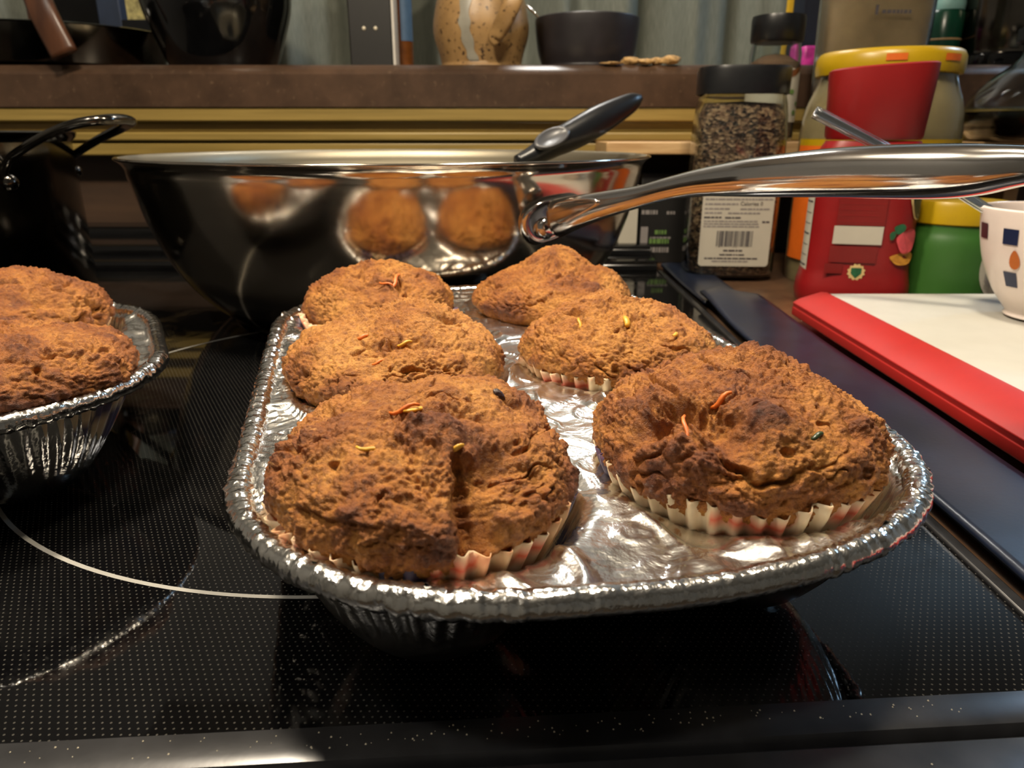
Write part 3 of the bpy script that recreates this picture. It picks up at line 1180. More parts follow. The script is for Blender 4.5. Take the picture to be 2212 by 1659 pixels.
muffin(TA, -0.0415, 0.0, 'golden muffin with loosely crumbled crust, between the cleft muffin and the carrot topped one', 37, 0.0372, 0.0160, 420, 200,
       lumps=((0.006, 0.012, 0.0035, 0.018),), dents=((880, 735, 0.003, 0.012, 0.002, 0.2), (740, 850, -0.002, 0.006, 0.004, 0)),
       pw=(0.82, 1.0), bits=((815, 775, 'carrot', 0.004, 0.0014, 0.2), (870, 740, 'pineapple', 0.005, 0.0014, 0.1), (785, 720, 'carrot', 0.004, 0.002, 0.1), (805, 850, 'raisin', 0.004, 0.002, 0.2)),
       rlobes=((3.3, 0.04, 0.4),), tone=-0.10, group=GA)
muffin(TA, 0.0415, 0.0, 'golden muffin with a bright yellow fruit piece on its crest', 41, 0.0350, 0.0150, 400, 190,
       lumps=((-0.004, 0.008, 0.0045, 0.015),), dents=((1330, 680, 0.002, 0.006, 0.002, -0.2),), off=(-0.0015, 0),
       pw=(0.85, 1.0), bits=((1360, 690, 'pineapple', 0.005, 0.0032, 1.3), (1255, 690, 'pineapple', 0.005, 0.0016, 1.4), (1465, 718, 'pineapple', 0.003, 0.002, 0.3)),
       rlobes=((3.2, 0.05, 0.25),), tone=-0.12, group=GA)
muffin(TA, -0.0415, 0.088, 'domed muffin with an orange carrot shred on top, at the steel pan', 53, 0.0335, 0.0185, 320, 150,
       lumps=((0.003, 0.006, 0.003, 0.013),), dents=((780, 610, 0.003, 0.009, 0.002, 0.5),),
       pw=(0.88, 1.0), bits=((858, 600, 'carrot', 0.010, 0.0020, 1.1), (833, 605, 'carrot', 0.007, 0.0012, -0.6)),
       tone=0.0, group=GA)
muffin(TA, 0.0415, 0.088, 'tall lopsided muffin with a knobbly peak, under the curved pan handle', 67, 0.0370, 0.0120, 320, 150,
       lumps=((-0.004, 0.006, 0.0100, 0.0135), (0.008, 0.006, 0.0070, 0.0125), (0.026, -0.002, 0.0045, 0.009), (-0.028, -0.006, 0.0025, 0.009)),
       dents=((1235, 600, 0.0025, 0.009, 0.0018, -0.3), (1285, 612, -0.0025, 0.006, 0.004, 0)),
       pw=(0.60, 1.0), rlobes=((3.4, 0.05, 0.4),), tone=-0.02, group=GA)
muffin(TB, -0.0415, -0.088, 'smooth dark brown muffin nearer the edge of the second foil tray', 71, 0.0375, 0.0150, 340, 160,
       off=(0.0035, 0.001), pw=(0.80, 1.0), rlobes=((-0.2, 0.04, 0.2),), tone=0.16, group=GA)
muffin(TB, 0.0415, -0.088, 'smooth dark brown muffin with a rough split crown beside the steel pot', 83, 0.0375, 0.0175, 300, 140,
       lumps=((0.0, 0.004, 0.004, 0.018),), dents=((70, 640, 0.003, 0.01, 0.003, 0.3),), off=(-0.005, 0.0), pw=(0.82, 1.0), tone=0.16, group=GA)

# ------------------------------------------------------------------ big steel saute pan
BC = (-0.0821, 0.534)
BZ = 0.1062
pan = thing('saute_pan', 'wide stainless steel pan with long polished handle behind the muffins', 'pan', (BC[0], BC[1], 0.0))
outer = [(0.0, 0.0004), (0.108, 0.0004), (0.118, 0.003), (0.130, 0.011), (0.142, 0.0235), (0.152, 0.038), (0.1585, 0.052), (0.1640, 0.067), (0.1680, 0.082), (0.1712, 0.095), (0.1722, 0.1005), (0.1745, 0.1035), (0.1768, 0.1050), (0.1772, 0.1058), (0.1765, 0.1066), (0.1745, 0.1066)]
inner = [(0.1745, 0.1066), (0.1722, 0.1050), (0.1700, 0.1005), (0.1690, 0.095), (0.1655, 0.082), (0.1615, 0.067), (0.156, 0.052), (0.1495, 0.039), (0.140, 0.026), (0.128, 0.014), (0.115, 0.007), (0.104, 0.0045), (0.0, 0.0045)]
def smooth_prof(p, n):
    return [tuple(x) for x in catmull(p, n)]
lathe('pan_body', smooth_prof(outer, 60), 'steel', pan, n=160, autosharp=False, caps=(False, False))
lathe('pan_interior', smooth_prof(inner, 50), 'steel_in', pan, n=160, autosharp=False, caps=(False, False))

# handle measured along its run (pixel column, top, bottom)
HL = [(1205, 430, 512), (1250, 421, 492), (1310, 412, 470), (1380, 401, 449), (1440, 384, 434), (1511, 365, 425), (1580, 350, 425), (1641, 339, 426), (1772, 322, 427), (1902, 313, 430), (2033, 310, 431), (2120, 310, 424), (2212, 314, 404), (2300, 330, 392)]
hd_dir = Vector((0.585, -0.81))
h0 = Vector((0.020, 0.394))
hp, hr = [], []
for (px, tp, bt) in HL:
    cy_ = (tp + bt) / 2
    d = ray(px, cy_)
    k = d.x / d.y
    t = (k * h0.y - h0.x) / (hd_dir.x - k * hd_dir.y)
    X, Y = h0.x + hd_dir.x * t, h0.y + hd_dir.y * t
    z = CAM_Z + d.z * Y / d.y
    half = (at(px, tp, Y).z - at(px, bt, Y).z) / 2
    hp.append((X - BC[0], Y - BC[1], z, half))
hp.append((hp[-1][0] + 0.012, hp[-1][1] - 0.0166, hp[-1][2] - 0.002, hp[-1][3] * 0.8))
hp.append((hp[-1][0] + 0.006, hp[-1][1] - 0.0083, hp[-1][2] - 0.002, hp[-1][3] * 0.3))
S = catmull(hp, 120)
tnorm = np.linspace(0, 1, 120)
wid = [max(0.0035, s[3]) * (0.75 + 0.45 * min(1, t * 2.2)) for s, t in zip(S, tnorm)]
hnd = sweep('pan_handle', S[:, :3], [(w, s[3]) for w, s in zip(wid, S)], 'polish', pan, n=28, power=2.4)
hnd['label'] = 'long polished steel handle'
# mounting plate riveted to the wall of the pan
def on_pan(px, py, lift=0.0):
    """point on the outer wall of the pan seen at a pixel"""
    d = ray(px, py)
    pr = np.array(outer[1:11])
    lo, hi_ = 0.2, 0.6
    for k in range(4000):
        t = (0.28 + 0.00008 * k) / d.y
        p = Vector((0, 0, CAM_Z)) + d * t
        rr = math.hypot(p.x - BC[0], p.y - BC[1])
        if 0 < p.z < 0.11 and rr <= np.interp(p.z, pr[:, 1], pr[:, 0]) + lift:
            return p
    return None
rv = [on_pan(1170, 493), on_pan(1232, 446)]
plate_px = [(1120, 500), (1122, 470), (1140, 445), (1175, 428), (1225, 420), (1262, 418), (1262, 486), (1225, 505), (1190, 522), (1160, 532), (1135, 526)]
cpx = np.mean(plate_px, 0)
V, F = [], []
rings = [(1.0, 0.0002), (1.0, 0.0020), (0.94, 0.0032), (0.86, 0.0036), (0.80, 0.0026), (0.5, 0.0024), (0.0, 0.0024)]
np_ = len(plate_px)
for s, lift in rings:
    for p in plate_px:
        q = cpx + (np.array(p) - cpx) * max(s, 0.001)
        w = on_pan(q[0], q[1])
        dirn = Vector((w.x - BC[0], w.y - BC[1], 0.02)).normalized()
        V.append(w + dirn * lift - Vector((BC[0], BC[1], 0)))
F = grid_faces(np_, len(rings), flip=True)
pl = mobj('mounting_plate', V, F, 'polish', pan, True)
sm = pl.modifiers.new('sub', 'SUBSURF')
sm.levels = sm.render_levels = 2
w = rv[0]
dirn = Vector((w.x - BC[0], w.y - BC[1], 0.02)).normalized()
rvt = lathe('rivet', [(0.0062, 0.0), (0.0060, 0.0018), (0.0050, 0.0034), (0.0030, 0.0044), (0.0, 0.0047)], 'polish', pan, n=28, autosharp=False)
rvt.location = w + dirn * 0.0022 - Vector((BC[0], BC[1], 0))
rvt.rotation_euler = dirn.to_track_quat('Z', 'Y').to_euler()
# raised lip round the thumb hollow at the root of the handle
lip_px = [(1216, 470), (1214, 452), (1226, 438), (1256, 432), (1292, 430), (1310, 436), (1286, 452), (1256, 468), (1232, 480)]
LP = []
for p in lip_px:
    d = ray(*p)
    # plane of the handle front
    k = d.x / d.y
    t = (k * h0.y - h0.x) / (hd_dir.x - k * hd_dir.y)
    X, Y = h0.x + hd_dir.x * t, h0.y + hd_dir.y * t
    q = Vector((X, Y, CAM_Z + d.z * Y / d.y))
    q -= Vector((0.81, 0.585, 0)) * 0.0062
    LP.append(tuple(q - Vector((BC[0], BC[1], 0))))
LPc = catmull(LP + [LP[0]], 60)[:-1]
sweep('thumb_hollow_lip', LPc, [0.0008] * 59, 'polish', pan, n=8, closed=True)

# ------------------------------------------------------------------ spatula with black handle resting in the pan
sp = thing('spatula', 'black handled kitchen spatula with grey oval inset resting in the steel pan', 'spatula', (BC[0] + 0.10, BC[1] + 0.03, 0.03))
base = Vector(sp.location)
YS = [(1118, 352, 0.515, 18), (1150, 338, 0.522, 24), (1195, 312, 0.532, 30), (1240, 290, 0.542, 34), (1290, 262, 0.554, 34), (1340, 235, 0.566, 27), (1368, 220, 0.573, 20), (1384, 211, 0.577, 8)]
pts, rad = [], []
for px, py, Y, w in YS:
    p = at(px, py, Y) - base
    pts.append(tuple(p) + (w * Y / 1640 * 0.92,))
Sx = catmull(pts, 50)
sweep('handle_grip', Sx[:, :3], [(s[3] * 0.85, s[3]) for s in Sx], 'black_plastic', sp, n=20)
a_ = Vector(Sx[8, :3]); b_ = Vector(Sx[18, :3])
mid = (a_ + b_) / 2
ax = (b_ - a_).normalized()
upv = Vector((0, -0.75, 0.66))
upv = (upv - ax * upv.dot(ax)).normalized()
sd = ax.cross(upv)
V = []
for ring_, lift in ((1.0, 0.0), (1.0, 0.0016), (0.82, 0.0022), (0.78, 0.0016), (0.0, 0.0016)):
    for k in range(32):
        an = 2 * math.pi * k / 32
        V.append(mid + upv * (Sx[13, 3] * 0.86 + lift) + ax * (0.0150 * max(ring_, 0.001) * math.cos(an)) + sd * (0.0075 * max(ring_, 0.001) * math.sin(an)))
ins = mobj('oval_inset', V, grid_faces(32, 5, flip=True), 'grey_rubber', sp, True)
ins['label'] = 'grey oval inset on the grip'
top = Vector(Sx[44, :3])
p0 = Vector(Sx[0, :3])
tip = Vector((-0.06, -0.03, -0.018))
sweep('shaft', catmull([tuple(p0), tuple(p0 * 0.6 + tip * 0.4), tuple(tip)], 12), [(0.004, 0.0025)] * 12, 'dark_steel', sp, n=10)
V = [tip + Vector(q) for q in ((0.0, -0.03, 0), (0.0, 0.03, 0), (-0.055, 0.036, -0.004), (-0.055, -0.036, -0.004))]
V += [v + Vector((0, 0, -0.0015)) for v in V]
mobj('blade', V, [(0, 1, 2, 3), (7, 6, 5, 4), (0, 4, 5, 1), (1, 5, 6, 2), (2, 6, 7, 3), (3, 7, 4, 0)], 'black_plastic', sp)

# ------------------------------------------------------------------ steel pot at the rear left
PC = onz(-62, 640, 0.0)
PC = Vector((-0.41, 0.50, 0))
pt = thing('stock_pot', 'dark stainless steel pot with looped wire handle on the rear burner', 'pot', PC)
Rp = 0.105
zr = zat(286, PC.y)
pprof = [(0.0, 0.0), (Rp - 0.012, 0.0), (Rp - 0.004, 0.004), (Rp, 0.014), (Rp, zr - 0.006), (Rp + 0.003, zr - 0.003), (Rp + 0.004, zr), (Rp + 0.002, zr + 0.001), (Rp - 0.0015, zr - 0.002), (Rp - 0.0015, 0.012), (Rp - 0.012, 0.004), (0, 0.004)]
lathe('pot_body', pprof, 'dark_steel', pt, n=120)
# loop handle
def ppt(px, py, Y):
    return tuple(at(px, py, Y - 0.0125) - PC)
lh = [ppt(14, 420, 0.478), ppt(6, 385, 0.476), ppt(20, 345, 0.474), ppt(60, 315, 0.470), ppt(115, 285, 0.466), ppt(170, 266, 0.466), ppt(225, 259, 0.472), ppt(262, 258, 0.490), ppt(276, 264, 0.505), ppt(262, 276, 0.525), ppt(215, 300, 0.545), ppt(170, 328, 0.560), ppt(150, 345, 0.565), ppt(148, 365, 0.566)]
Lh = catmull(lh, 80)
rr_ = [(0.0030 + 0.0028 * math.exp(-((i - 44) / 11) ** 2), 0.0026 + 0.0007 * math.exp(-((i - 44) / 14) ** 2)) for i in range(80)]
sweep('loop_handle', Lh, rr_, 'dark_steel', pt, n=14)
for q, rr2 in ((ppt(28, 395, 0.476), 0.0055), (ppt(165, 370, 0.562), 0.004)):
    v = lathe('rivet', [(rr2, 0), (rr2 * 0.95, rr2 * 0.3), (rr2 * 0.6, rr2 * 0.7), (0, rr2 * 0.8)], 'dark_steel', pt, n=20, autosharp=False)
    dv = Vector((q[0], q[1], 0)).normalized()
    v.location = Vector((dv.x * (Rp - 0.0003), dv.y * (Rp - 0.0003), q[2]))
    v.rotation_euler = dv.to_track_quat('Z', 'Y').to_euler()

# ------------------------------------------------------------------ things on the bar ledge
LZ = LEDGE_T
def led_x(px, Y, py=100):
    return xat(px, py, Y)
def hpx(n, Y):
    return n * Y / 1645.0

# skillet
Y = 0.90
sk = thing('skillet', 'dark steel skillet with brown strap handle on the bar ledge', 'skillet', (led_x(130, Y), Y, LZ))
rs = hpx(215, Y)
ztop = zat(44, Y - rs) - LZ
lathe('skillet_body', [(0, 0), (rs * 0.80, 0), (rs * 0.90, 0.004), (rs * 0.96, ztop * 0.5), (rs, ztop), (rs + 0.003, ztop + 0.001), (rs, ztop + 0.002), (rs * 0.95, ztop * 0.5), (rs * 0.86, 0.006), (0, 0.005)], 'dark_steel', sk, n=96)
p0 = at(140, 118, 0.772) - Vector(sk.location)
p1 = at(95, 30, 0.775) - Vector(sk.location)
p2 = at(60, -60, 0.79) - Vector(sk.location)
sweep('strap_handle', catmull([tuple(p0), tuple(p1), tuple(p2)], 20), [(0.013, 0.005)] * 20, 'brown_wood', sk, n=14, up=(0, -1, 0.2), power=4)
# frame and books behind
Y = 1.04
fr = thing('picture_frame', 'small brown wooden frame with black centre behind the skillet', 'frame', (led_x(175, Y), Y, LZ))
fw, fh = hpx(100, Y), 0.14
for nm, lo, hi in (('frame_rail', (-fw, 0, 0.0), (fw, 0.012, 0.022)), ('frame_rail', (-fw, 0, fh - 0.022), (fw, 0.012, fh)), ('frame_stile', (-fw, 0, 0.022), (-fw + 0.03, 0.012, fh - 0.022)), ('frame_stile', (fw - 0.03, 0, 0.022), (fw, 0.012, fh - 0.022))):
    box(nm, lo, hi, 'brown_wood', fr, bevel=0.002)
box('frame_back', (-fw + 0.02, 0.006, 0.015), (fw - 0.02, 0.010, fh - 0.015), 'black_gloss', fr)
Y = 1.02
bk = thing('book', 'thin blue cloth book standing behind the skillet', 'book', (led_x(247, Y), Y, LZ))
bw = hpx(24, Y)
box('cover', (-bw, 0, 0), (bw, 0.10, 0.15), 'book_blue', bk, bevel=0.002)
box('pages', (-bw + 0.002, 0.002, 0.15), (bw - 0.002, 0.098, 0.1502), 'paper_white', bk)
Y = 0.985
cd = tag(box('greeting_card', (led_x(272, Y, 20), Y, LZ), (led_x(333, Y, 20), Y + 0.004, zat(-60, Y)), 'card_pattern', bevel=0.0008), 'cream patterned card standing behind the black pot', 'card')
# lower edge of the card rests on a small black box
tag(box('card_stand', (led_x(268, 0.96, 60), 0.955, LZ), (led_x(338, 0.96, 60), 0.98, zat(42, 0.955)), 'black_plastic', bevel=0.001), 'small black block in front of the patterned card', 'block')

# black glazed pot
Y = 0.86
bp = thing('black_pot', 'glossy black rounded pot on the bar ledge', 'pot', (led_x(480, Y), Y, LZ))
r1 = hpx(146, Y)
zz = lambda py: zat(py, Y) - LZ
lathe('pot_body', smooth_prof([(0, 0), (r1 * 0.62, 0.0), (r1 * 0.74, 0.006), (r1 * 0.90, zz(70)), (r1 * 0.99, zz(15)), (r1 * 1.0, zz(-40)), (r1 * 0.93, zz(-110)), (r1 * 0.80, zz(-170)), (r1 * 0.78, zz(-190)), (r1 * 0.75, zz(-170)), (r1 * 0.7, 0.02), (0, 0.01)], 80), 'black_gloss', bp, n=96, autosharp=False)
lidp = lathe('pot_lid', smooth_prof([(r1 * 0.84, 0), (r1 * 0.8, 0.008), (r1 * 0.4, 0.022), (0.014, 0.026), (0.01, 0.034), (0.016, 0.042), (0.0, 0.047)], 40), 'black_gloss', bp, n=64, autosharp=False)
lidp.location = (0, 0, zz(-190) - 0.002)

# tall dark box with pale edge
Y = 0.86
xb0, xb1 = led_x(757, Y, 130), led_x(850, Y, 130)
tb = thing('tall_box', 'tall near black box with pale corner edge on the ledge', 'box', (xb0, Y, LZ))
box('box_body', (0, 0, 0), (xb1 - xb0, 0.08, 0.19), 'black_print', tb, bevel=0.0015)
box('edge_strip', (xb1 - xb0, -0.0005, 0), (xb1 - xb0 + hpx(5, Y), 0.08, 0.19), 'lamp_white', tb)
for px, py in ((786, 61), (811, 61)):
    q = at(px, py, Y) - Vector((xb0, Y, LZ))
    stud = lathe('stud', [(0.0021, 0), (0.0015, 0.001), (0, 0.0014)], 'salt', tb, n=12)
    stud.location = (q.x, 0.0, q.z)
    stud.rotation_euler = (math.pi / 2, 0, 0)
# amber bottle with blue label
Y = 0.90
ab = thing('amber_bottle', 'slim amber bottle with blue label between the dark box and speckled jug', 'bottle', (led_x(872, Y), Y, LZ))
rb = hpx(20, Y)
lathe('bottle_body', [(0, 0), (rb * 0.92, 0), (rb, 0.003), (rb, 0.15), (rb * 0.6, 0.17), (rb * 0.45, 0.18), (rb * 0.45, 0.2), (0, 0.2)], 'amber', ab, n=40)
V = []
zl0, zl1 = zat(88, Y - rb) - LZ, 0.14
for z in (zl0, zl1):
    for k in range(13):
        an = math.radians(-95 + 85 * k / 12)
        V.append(((rb + 0.0004) * math.cos(an), (rb + 0.0004) * math.sin(an), z))
mobj('label_sticker', V, grid_faces(13, 2, wrap=False), 'blue_label', ab, True)

# stoneware jug
Y = 0.86
jg = thing('stoneware_jug', 'speckled tan stoneware jug with grey drip stripe on the ledge', 'jug', (led_x(1040, Y), Y, LZ))
rj = hpx(98, Y)
zz = lambda py: zat(py, Y - rj * 0.5) - LZ
lathe('jug_body', smooth_prof([(0, 0), (rj * 0.82, 0.0), (rj * 0.85, 0.006), (rj * 0.90, zz(110)), (rj * 0.99, zz(75)), (rj, zz(45)), (rj * 0.93, zz(0)), (rj * 0.82, zz(-50)), (rj * 0.74, zz(-100)), (rj * 0.80, zz(-140)), (rj * 0.77, zz(-140)), (rj * 0.70, zz(-100)), (rj * 0.8, 0.02), (0, 0.015)], 90), 'stoneware', jg, n=96, autosharp=False)
prj = smooth_prof([(rj * 0.85, 0.006), (rj * 0.90, zz(110)), (rj * 0.99, zz(75)), (rj, zz(45)), (rj * 0.93, zz(0)), (rj * 0.82, zz(-50))], 30)
V = []
for i, (r_, z_) in enumerate(prj):
    for k in range(7):
        an = math.radians(-96 - 9 * math.sin(i / 29 * 2.6) - 2 + (k - 3) * 2.1 * (1 + 0.2 * math.sin(i * 0.9)))
        V.append(((r_ + 0.0009) * math.cos(an), (r_ + 0.0009) * math.sin(an), z_))
mobj('drip_stripe', V, grid_faces(7, 30, wrap=False), 'grey_glaze', jg, True)
hh = []
for px, py, Yh in ((1074, 92, 0.803), (1070, 78, 0.800), (1080, 62, 0.795), (1096, 30, 0.785), (1112, -10, 0.785), (1118, -60, 0.80), (1105, -95, 0.83)):
    hh.append(tuple(at(px, py, Yh) - Vector(jg.location)))
sweep('jug_handle', catmull(hh, 40), [(0.0062 + 0.003 * min(1, i / 15), 0.0045) for i in range(40)], 'stoneware', jg, n=14, up=(0, -1, 0.3), power=2.6)
kn = lathe('glaze_knob', smooth_prof([(0.0045, 0), (0.005, 0.003), (0.003, 0.006), (0, 0.007)], 12), 'grey_glaze', jg, n=20, autosharp=False)
q = at(1092, 62, 0.802) - Vector(jg.location)
kn.location = q
kn.rotation_euler = (math.pi / 2, 0, 0)

# charcoal bowl with a spoon
Y = 0.86
bw_ = thing('charcoal_bowl', 'dark charcoal ceramic bowl on the ledge beside the jug', 'bowl', (led_x(1267, Y), Y, LZ))
rb = hpx(107, Y)
zt = zat(42, Y) - LZ
lathe('bowl_body', smooth_prof([(0, 0), (rb * 0.84, 0.0), (rb * 0.86, 0.004), (rb * 0.94, zt * 0.35), (rb * 0.99, zt * 0.75), (rb, zt - 0.002), (rb * 0.99, zt), (rb * 0.965, zt - 0.002), (rb * 0.93, zt * 0.5), (rb * 0.8, 0.012), (0, 0.008)], 70), 'charcoal', bw_, n=96, autosharp=False)
so = thing('steel_spoon', 'thin steel spoon leaning out of the charcoal bowl', 'spoon', (led_x(1200, Y), Y, LZ + 0.02))
q0 = at(1137, 12, 0.84) - Vector(so.location)
q1 = at(1172, 44, 0.845) - Vector(so.location)
q2 = Vector((0.025, 0.01, -0.004))
sweep('spoon_handle', [q0, q1, q2], [(0.0022, 0.0012)] * 3, 'polish', so, n=10)
lathe('spoon_bowl', [(0.0, -0.004), (0.008, -0.003), (0.014, 0.0), (0.013, 0.0005), (0.0, -0.003)], 'polish', so, n=24, loc=(0.034, 0.012, -0.003), sx=1.3)

# nut shells and crumbs on the ledge
rs2 = random.Random(3)
for k, (px, w, h_) in enumerate(((1322, 22, 6), (1362, 20, 16), (1395, 17, 12), (1418, 14, 15), (1448, 21, 18))):
    Yk = 0.795 + 0.006 * (k % 2)
    x = led_x(px, Yk, 130)
    n_, m_ = 18, 10
    V = []
    for j in range(m_):
        f = math.pi * j / (m_ - 1)
        for i in range(n_):
            a_ = 2 * math.pi * i / n_
            rr2 = 1 + 0.22 * math.sin(3 * a_ + k * 2 + j) + 0.15 * rs2.uniform(-1, 1)
            V.append((hpx(w, Yk) * math.sin(f) * math.cos(a_) * rr2, hpx(14, Yk) * math.sin(f) * math.sin(a_) * rr2, hpx(h_, Yk) * (0.5 - 0.5 * math.cos(f)) * (0.85 + 0.15 * rr2)))
    o = mobj('dried_shell', V, grid_faces(n_, m_), 'shell', None, True, (x, Yk, LZ))
    tag(o, ['flat tan scrap lying right before the charcoal bowl', 'knobbly dried scrap peaking just past the charcoal bowl base', 'low brown dried scrap between two knobbly ones', 'small upright dried scrap beside the greenish one', 'largest pale greenish dried scrap at the end of the row'][k], 'scrap', 'dried scraps on the ledge')

# things at the right end of the ledge
Y = 0.95
nb = thing('navy_box', 'tall navy box behind the white labelled spice jar', 'box', (led_x(1728, Y), Y, LZ))
box('box_body', (0, 0, 0), (hpx(60, Y), 0.06, 0.2), 'navy_card', nb, bevel=0.001)
box('box_flap', (0.001, 0.001, 0.2), (hpx(60, Y) - 0.001, 0.059, 0.202), 'navy_card', nb)
Y = 0.86
pk = tag(box('pink_packet', (led_x(1736, Y, 115), Y, LZ), (led_x(1772, Y, 115), Y + 0.03, zat(98, Y)), 'magenta', bevel=0.003), 'small magenta and white packet at the foot of the navy box', 'packet')
Y = 0.92
pc = thing('pencil', 'yellow pencil standing upright on the ledge behind the spice jar', 'pencil', (led_x(1702, Y, 60), Y, LZ))
lathe('pencil_shaft', [(0, 0), (0.0042, 0), (0.0042, 0.16), (0, 0.16)], 'pencil', pc, n=6, smooth=False)
lathe('pencil_tip', [(0.0042, 0.16), (0.001, 0.178), (0, 0.18)], 'pine', pc, n=6, smooth=False)

# dark appliance
Y = 0.90
ap = thing('coffee_maker', 'glossy black coffee maker standing at the end of the ledge', 'appliance', (led_x(2175, Y, 100), Y, LZ))
ra = hpx(118, Y)
lathe('base_plate', [(0, 0), (ra, 0), (ra * 1.02, 0.004), (ra, zat(128, Y) - LZ), (ra * 0.95, zat(122, Y) - LZ), (0, zat(122, Y) - LZ)], 'black_gloss', ap, n=64, power=4)
lathe('water_tank', smooth_prof([(0, 0.014), (ra * 0.80, 0.014), (ra * 0.86, 0.022), (ra * 0.93, 0.06), (ra * 0.95, 0.14), (ra * 0.9, 0.2), (0, 0.205)], 40), 'dark_steel', ap, n=64, autosharp=False)
# green bottle with pale cap
Y = 0.90
gb = thing('green_bottle', 'dark green bottle with pale speckled cap beside the black coffee maker', 'bottle', (led_x(2036, Y, 70), Y, LZ))
rg2 = hpx(36, Y)
zz = lambda py: zat(py, Y) - LZ
lathe('bottle_body', [(0, 0), (rg2 * 0.94, 0), (rg2, 0.002), (rg2, zz(30)), (rg2 * 0.9, zz(24)), (0, zz(24))], 'green_dark', gb, n=48)
lathe('cap', [(rg2 * 0.92, zz(24)), (rg2 * 0.95, zz(10)), (rg2 * 0.80, zz(-30)), (0, zz(-34))], 'teal', gb, n=48)
lathe('gold_band', [(rg2 + 0.0003, zz(90)), (rg2 + 0.0006, zz(88)), (rg2 + 0.0003, zz(86))], 'pine', gb, n=48, caps=(False, False))

# ------------------------------------------------------------------ pine riser on the counter
RY0, RY1 = 0.700, 0.804
RZ1, RZ0 = zat(306, 0.72), zat(334, RY0)
rx0, rx1 = xat(1310, 320, RY0), xat(2330, 320, RY0)
rs_ = thing('pine_riser', 'low pine shelf riser standing along the wall on the countertop', 'shelf', (rx0, RY0, 0))
box('shelf_board', (0, 0, RZ0), (rx1 - rx0, RY1 - RY0, RZ1), 'pine', rs_, bevel=0.001)
for x in (0.16, rx1 - rx0 - 0.03):
    box('leg', (x, 0.045, -0.0014), (x + 0.014, RY1 - RY0 - 0.002, RZ0), 'pine', rs_, bevel=0.001)
box('leg', (0.0, 0.066, 0.0285), (0.012, RY1 - RY0 - 0.002, RZ0), 'pine', rs_, bevel=0.001)

# white box with open flap and black packet below the riser
wb = onz(1372, 566, 0.0)
wbt = thing('white_carton', 'small white cardboard carton with open flap under the pine riser', 'carton', (wb.x, wb.y, -0.0015))
zt = 0.075
box('carton_side', (-0.016, 0.0, 0.0), (0.0, 0.0015, zt), 'paper_white', wbt)
box('carton_wall', (-0.0175, 0.0, 0.0), (-0.016, 0.045, zt), 'paper_white', wbt)
box('carton_back', (-0.0175, 0.0435, 0.0), (0.0, 0.045, zt), 'paper_white', wbt)
box('carton_floor', (-0.0175, 0.0, 0.0), (0.0, 0.045, 0.0012), 'paper_white', wbt)
V = [(-0.017, 0.0, 0.0005), (-0.017, 0.03, 0.0005), (-0.05, 0.036, 0.012), (-0.05, 0.005, 0.012)]
V += [(x, y, z + 0.001) for x, y, z in V]
mobj('carton_flap', V, [(3, 2, 1, 0), (4, 5, 6, 7), (0, 1, 5, 4), (1, 2, 6, 5), (2, 3, 7, 6), (3, 0, 4, 7)], 'paper_white', wbt)
Yb = wb.y + 0.002
bx0, bx1 = xat(1381, 500, Yb), xat(1492, 500, Yb)
bkp = thing('black_tea_box', 'black box with small white and green print under the pine riser', 'box', (bx0, Yb, -0.0014))
box('box_body', (0, 0, 0), (bx1 - bx0, 0.05, 0.086), 'black_print', bkp, bevel=0.001)
def on_face(px, py):
    p = at(px, py, Yb) - Vector((bx0, Yb, -0.0014))
    return p
def dashes(parent, y, x0, x1, z, hgt, mat, seed, lo=0.0012, hi=0.0045, gap=0.0009):
    """a row of blurred, unreadable print: short ink bars"""
    r = random.Random(seed)
    V, F = [], []
    x = x0
    while x < x1 - lo:
        w = min(r.uniform(lo, hi), x1 - x)
        b = len(V)
        V += [(x, y, z), (x + w, y, z), (x + w, y, z + hgt), (x, y, z + hgt)]
        F.append((b, b + 1, b + 2, b + 3))
        x += w + gap
    return mobj('print_line', V, F, mat, parent)
for k, (xa, xb, py, hg, mt) in enumerate(((1386, 1420, 463, 0.004, 'ink_soft'), (1440, 1460, 463, 0.003, 'ink_soft'), (1414, 1440, 506, 0.004, 'green_print'), (1404, 1448, 516, 0.002, 'ink_soft'), (1402, 1446, 526, 0.005, 'green_print'), (1402, 1446, 545, 0.005, 'ink_soft'))):
    a_, b_ = on_face(xa, py), on_face(xb, py)
    dashes(bkp, -0.0003, a_.x, b_.x, a_.z, hg, mt, 40 + k)
p = on_face(1382, 535)
q = on_face(1400, 490)
box('print_patch', (p.x, -0.0004, p.z), (q.x, 0.0, q.z), 'ink_soft', bkp)

# ------------------------------------------------------------------ large seasoning jar
def flat_label(name, parent, x0, x1, z0, z1, y, mat, rad=0.003):
    pts = []
    for (cx, cz, s) in ((x1 - rad, z0 + rad, -90), (x1 - rad, z1 - rad, 0), (x0 + rad, z1 - rad, 90), (x0 + rad, z0 + rad, 180)):
        for k in range(7):
            a = math.radians(s + 15 * k)
            pts.append((cx + rad * math.cos(a), cz + rad * math.sin(a)))
    V = [(x, y, z) for x, z in pts] + [(x, y + 0.0004, z) for x, z in pts]
    n = len(pts)
    F = [tuple(range(n)), tuple(range(n, 2 * n))[::-1]] + [(i, n + i, n + (i + 1) % n, (i + 1) % n) for i in range(n)]
    return mobj(name, V, F, mat, parent)

